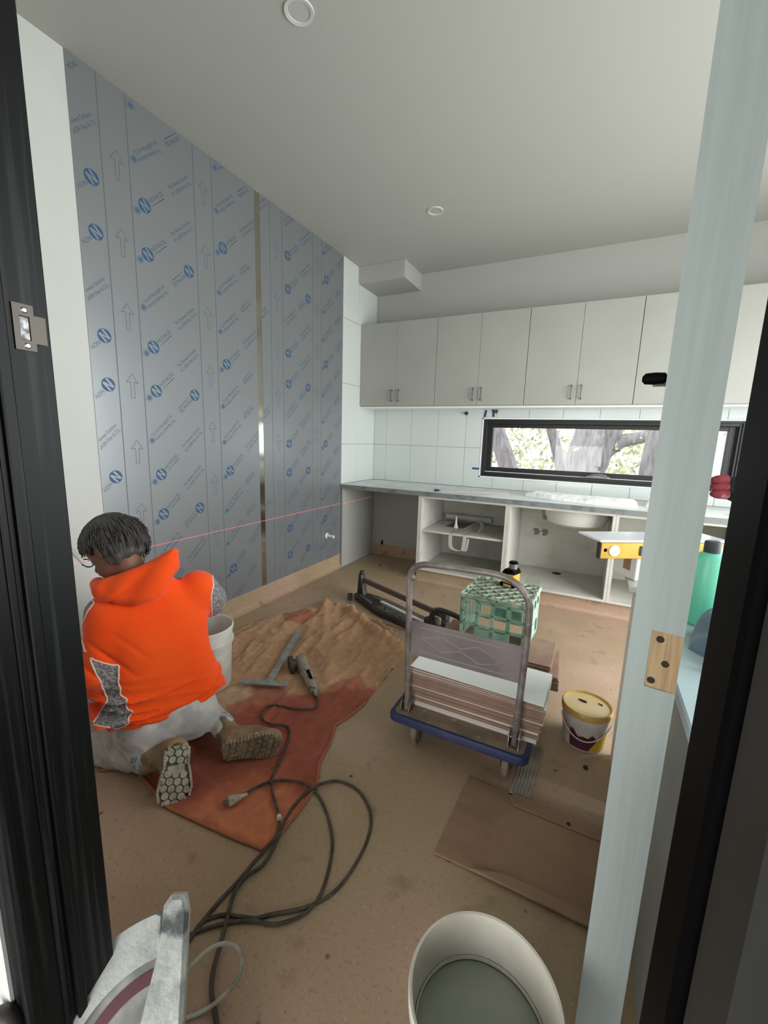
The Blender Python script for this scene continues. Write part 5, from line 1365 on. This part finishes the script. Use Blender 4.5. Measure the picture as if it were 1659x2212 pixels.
while cnt_<620:
    th=rnd.uniform(0,2*PI); L_=rnd.uniform(.12,.24)
    dirv=fwd*math.cos(th)+lft*math.sin(th); st=crown+dirv*rnd.uniform(.0,.085)
    pts=[]; rs=[]; cur=st.copy(); n=8; ok=True; d=dirv*.9
    for i in range(n):
        q=cur-(headc-fwd*.010+upv*.012); e=np.array((q@fwd/.123,q@upv/.127,q@lft/.105)); k=np.linalg.norm(e)
        tgt=1.0+.05*rnd.random()+(.20*(i/n)**3 if (dirv@fwd)<.2 else .06*(i/n)**2)
        cur=(headc-fwd*.010+upv*.012)+q*(tgt/max(k,1e-6))
        f_,u_,l_=(cur-headc)@fwd,(cur-headc)@upv,(cur-headc)@lft
        if (f_>.06+.55*(u_-.01)) or u_<-.112-.2*f_: break
        if abs(l_)>.06 and abs(f_-.012)<.03 and u_<-.01: break
        pts.append(tuple(cur)); rs.append(.0052*(1-i/n)+.0010)
        q=cur-headc; nn=q/np.linalg.norm(q); d=d-upv*.22; dt=d-nn*(d@nn); cur=cur+dt/max(np.linalg.norm(dt),1e-6)*L_/n
    if len(pts)>=4: mb.tube(pts,rs,5,cap=True)
    cnt_+=1
mb.build('hair_locks',Mhair,hairo)['kind']='stuff'
# ---- glasses and white strip by the temple
gl=MB()
for s in (-1,1):
    pts=[tuple(hp_(.112,.012+.019*math.sin(a)*(1 if math.sin(a)>0 else 1.1),.033*s+.026*math.cos(a))) for a in [2*PI*k/16 for k in range(16)]]
    gl.tube(pts,.0026,6,closed=True)
    gl.tube([tuple(hp_(.112,.020,.058*s)),tuple(hp_(.06,.020,.085*s)),tuple(hp_(-.01,.014,.092*s)),tuple(hp_(-.03,-.005,.090*s))],.0028,6)
gl.tube([tuple(hp_(.115,.016,-.008)),tuple(hp_(.115,.016,.008))],.0026,6)
gl.build('glasses',mat('glasses_frame_dark',(36,30,28),.3),person)
wa=[P(118,1160,1.66),P(140,1176,1.65),P(160,1195,1.64),P(179,1215,1.635)]
MB().tube(catmull(wa,5),.0070,8,flat=1.3).build('white_strip',mat('strip_white',(232,228,220),.5),person)
# ---- boots
Mboot=mat('boot_dusty_tan',(150,128,98),.9,var=(120,100,74),vscale=14,var2=(176,156,124),v2scale=26,v2con=(.58,.7)); Msole=mat('sole_dried_mud',(148,134,108),.9,var=(110,98,78),vscale=22,var2=(186,176,150),v2scale=50,v2con=(.6,.7)); Mgroove=mat('sole_dark_rubber',(92,86,74),.9); Mlug=mat('lug_grey_dust',(186,182,164),.9,var=(150,142,120),vscale=30)
def sole_outline(L=.285,n=40):
    pts=[]
    for i in range(n):
        a=2*PI*i/n; x=math.cos(a); y=math.sin(a); X=x*L/2
        w=.043+.008*math.sin((x+.1)*2.2) if x>-.2 else .040
        w=np.interp(x,[-1,-.75,-.3,.1,.5,.8,1],[.030,.046,.043,.053,.060,.055,.030])
        pts.append((X,w*(abs(y)**.8)*(1 if y>0 else -1)))
    return pts
def boot(heel,toe,down,ank,dark,mirror=1):
    heel=Vector(heel); toe=Vector(toe); x=(toe-heel).normalized(); dn=Vector(down); dn=(dn-x*dn.dot(x)).normalized(); z_=-dn; y=z_.cross(x)
    Mx=Matrix((x,y,z_)).transposed().to_4x4(); Mx.translation=(heel+toe)/2
    Lb=(toe-heel).length
    ro=sole_outline(Lb)
    inv=Mx.inverted(); al_=np.array(inv@Vector(ank))
    R3=np.array(Mx.to_3x3()); T3=np.array(Mx.translation)
    up_=[cap((-Lb*.30,0,.055),(-Lb*.02,0,.060),.040,.040),cap((-Lb*.02,0,.055),(Lb*.26,0,.036),.040,.036),cap((Lb*.2,-.012,.03),(Lb*.38,-.004,.026),.034,.030),cap((Lb*.2,.012,.03),(Lb*.38,.004,.026),.034,.030),cap((-Lb*.30,0,.05),al_,.042,.047),cap((-Lb*.33,0,.03),(-Lb*.1,0,.03),.036,.036)]
    core=smin(up_,.03)
    def f(p):
        return np.maximum(core(p)-.003*np.sin(p[:,0]*90+p[:,2]*60)*np.clip(p[:,2]*12,0,1),-(p[:,2]-.012))
    lo_=np.minimum(np.array((-Lb/2-.03,-.075,0)),al_-.07); hi_=np.maximum(np.array((Lb/2+.03,.075,.12)),al_+.07)
    v,f_=surface_nets(f,lo_,hi_,.006); v=v@R3.T+T3
    bt=from_arrays('boot',v,f_,[Mboot],person)
    so=MB().prism(ro,-.004,.022,M=Mx,bev=.004).build('sole',Mgroove if not dark else Msole,bt)
    mb=MB(); rr=random.Random(3)
    # tread lugs: hexagonal blocks on the ball, bars along the edge, heel block
    def inside(px_,py_,m_=.004):
        w=np.interp(px_/(Lb/2),[-1,-.75,-.3,.1,.5,.8,1],[.034,.045,.042,.053,.060,.056,.028]); return abs(py_)<w-m_ and abs(px_)<Lb/2-m_
    def lug(cx_,cy_,a_,b2,rot):
        c_,s_=math.cos(rot),math.sin(rot)
        poly=[(cx_+u*c_-v_*s_,cy_+u*s_+v_*c_) for u,v_ in ((-a_,-b2*.6),(-a_*.4,-b2),(a_,-b2*.7),(a_,b2*.6),(a_*.3,b2),(-a_,b2*.7))]
        if all(inside(p_[0],p_[1],.001) for p_ in poly): mb.prism(list(reversed(poly)),-.011,-.003,M=Mx)
    hx=.0165
    for i in range(-9,10):
        for j in range(-4,5):
            X=i*hx*1.5; Y=j*hx*1.74+(hx*.87 if i%2 else 0)
            if -.16*Lb<X<.0: continue
            c_,s_=math.cos(.25),math.sin(.25)
            X,Y=X*c_-Y*s_,X*s_+Y*c_
            w=float(np.interp(X/(Lb/2),[-1,-.75,-.3,.1,.5,.8,1],[.028,.039,.036,.046,.053,.049,.024]))
            poly=[]
            for k in range(6):
                px_=X+hx*.84*math.cos(PI/3*k+.25); py_=Y+hx*.84*math.sin(PI/3*k+.25)
                poly.append((max(-Lb*.47,min(Lb*.47,px_)),max(-w,min(w,py_))))
            ar=abs(sum(poly[k][0]*poly[(k+1)%6][1]-poly[(k+1)%6][0]*poly[k][1] for k in range(6)))/2
            if ar<1.2e-4: continue
            try: mb.prism(list(reversed(poly)),-.010,-.003,M=Mx)
            except Exception: pass
    mb.box((-Lb*.15,-.030,-.006),(Lb*.0,.030,-.003),M=Mx)
    for i in range(16):
        X=-Lb*.44+Lb*.88*i/15; w=np.interp(X/(Lb/2),[-1,-.75,-.3,.1,.5,.8,1],[.018,.042,.042,.052,.059,.053,.016])
        for j in (-1,1): mb.box((X-.0055,j*w-.005,-.010),(X+.0055,j*w+.0035,.010),M=Mx)
    mb.build('tread_lugs',Mlug if not dark else Msole,so,smooth=False)
    return bt
f_=np.array(CF); r_=np.array(CR); u_=np.array(CU)
boot(P(384,1606,1.625),P(374,1737,1.590),tuple(-f_*.80+r_*.55+u_*.1),tuple(lank),False)
boot(P(477,1624,1.755),P(606,1604,1.815),tuple(-f_*.92-u_*.28+r_*.05),tuple(rank),True)
# hand tool hose near the left hand
o=MB().tube(catmull([P(150,1480,1.74),P(180,1503,1.73),P(215,1524,1.71),P(243,1537,1.70)],4),.006,8).build('white_rod',mat('rod_white',(206,200,192),.5),person)
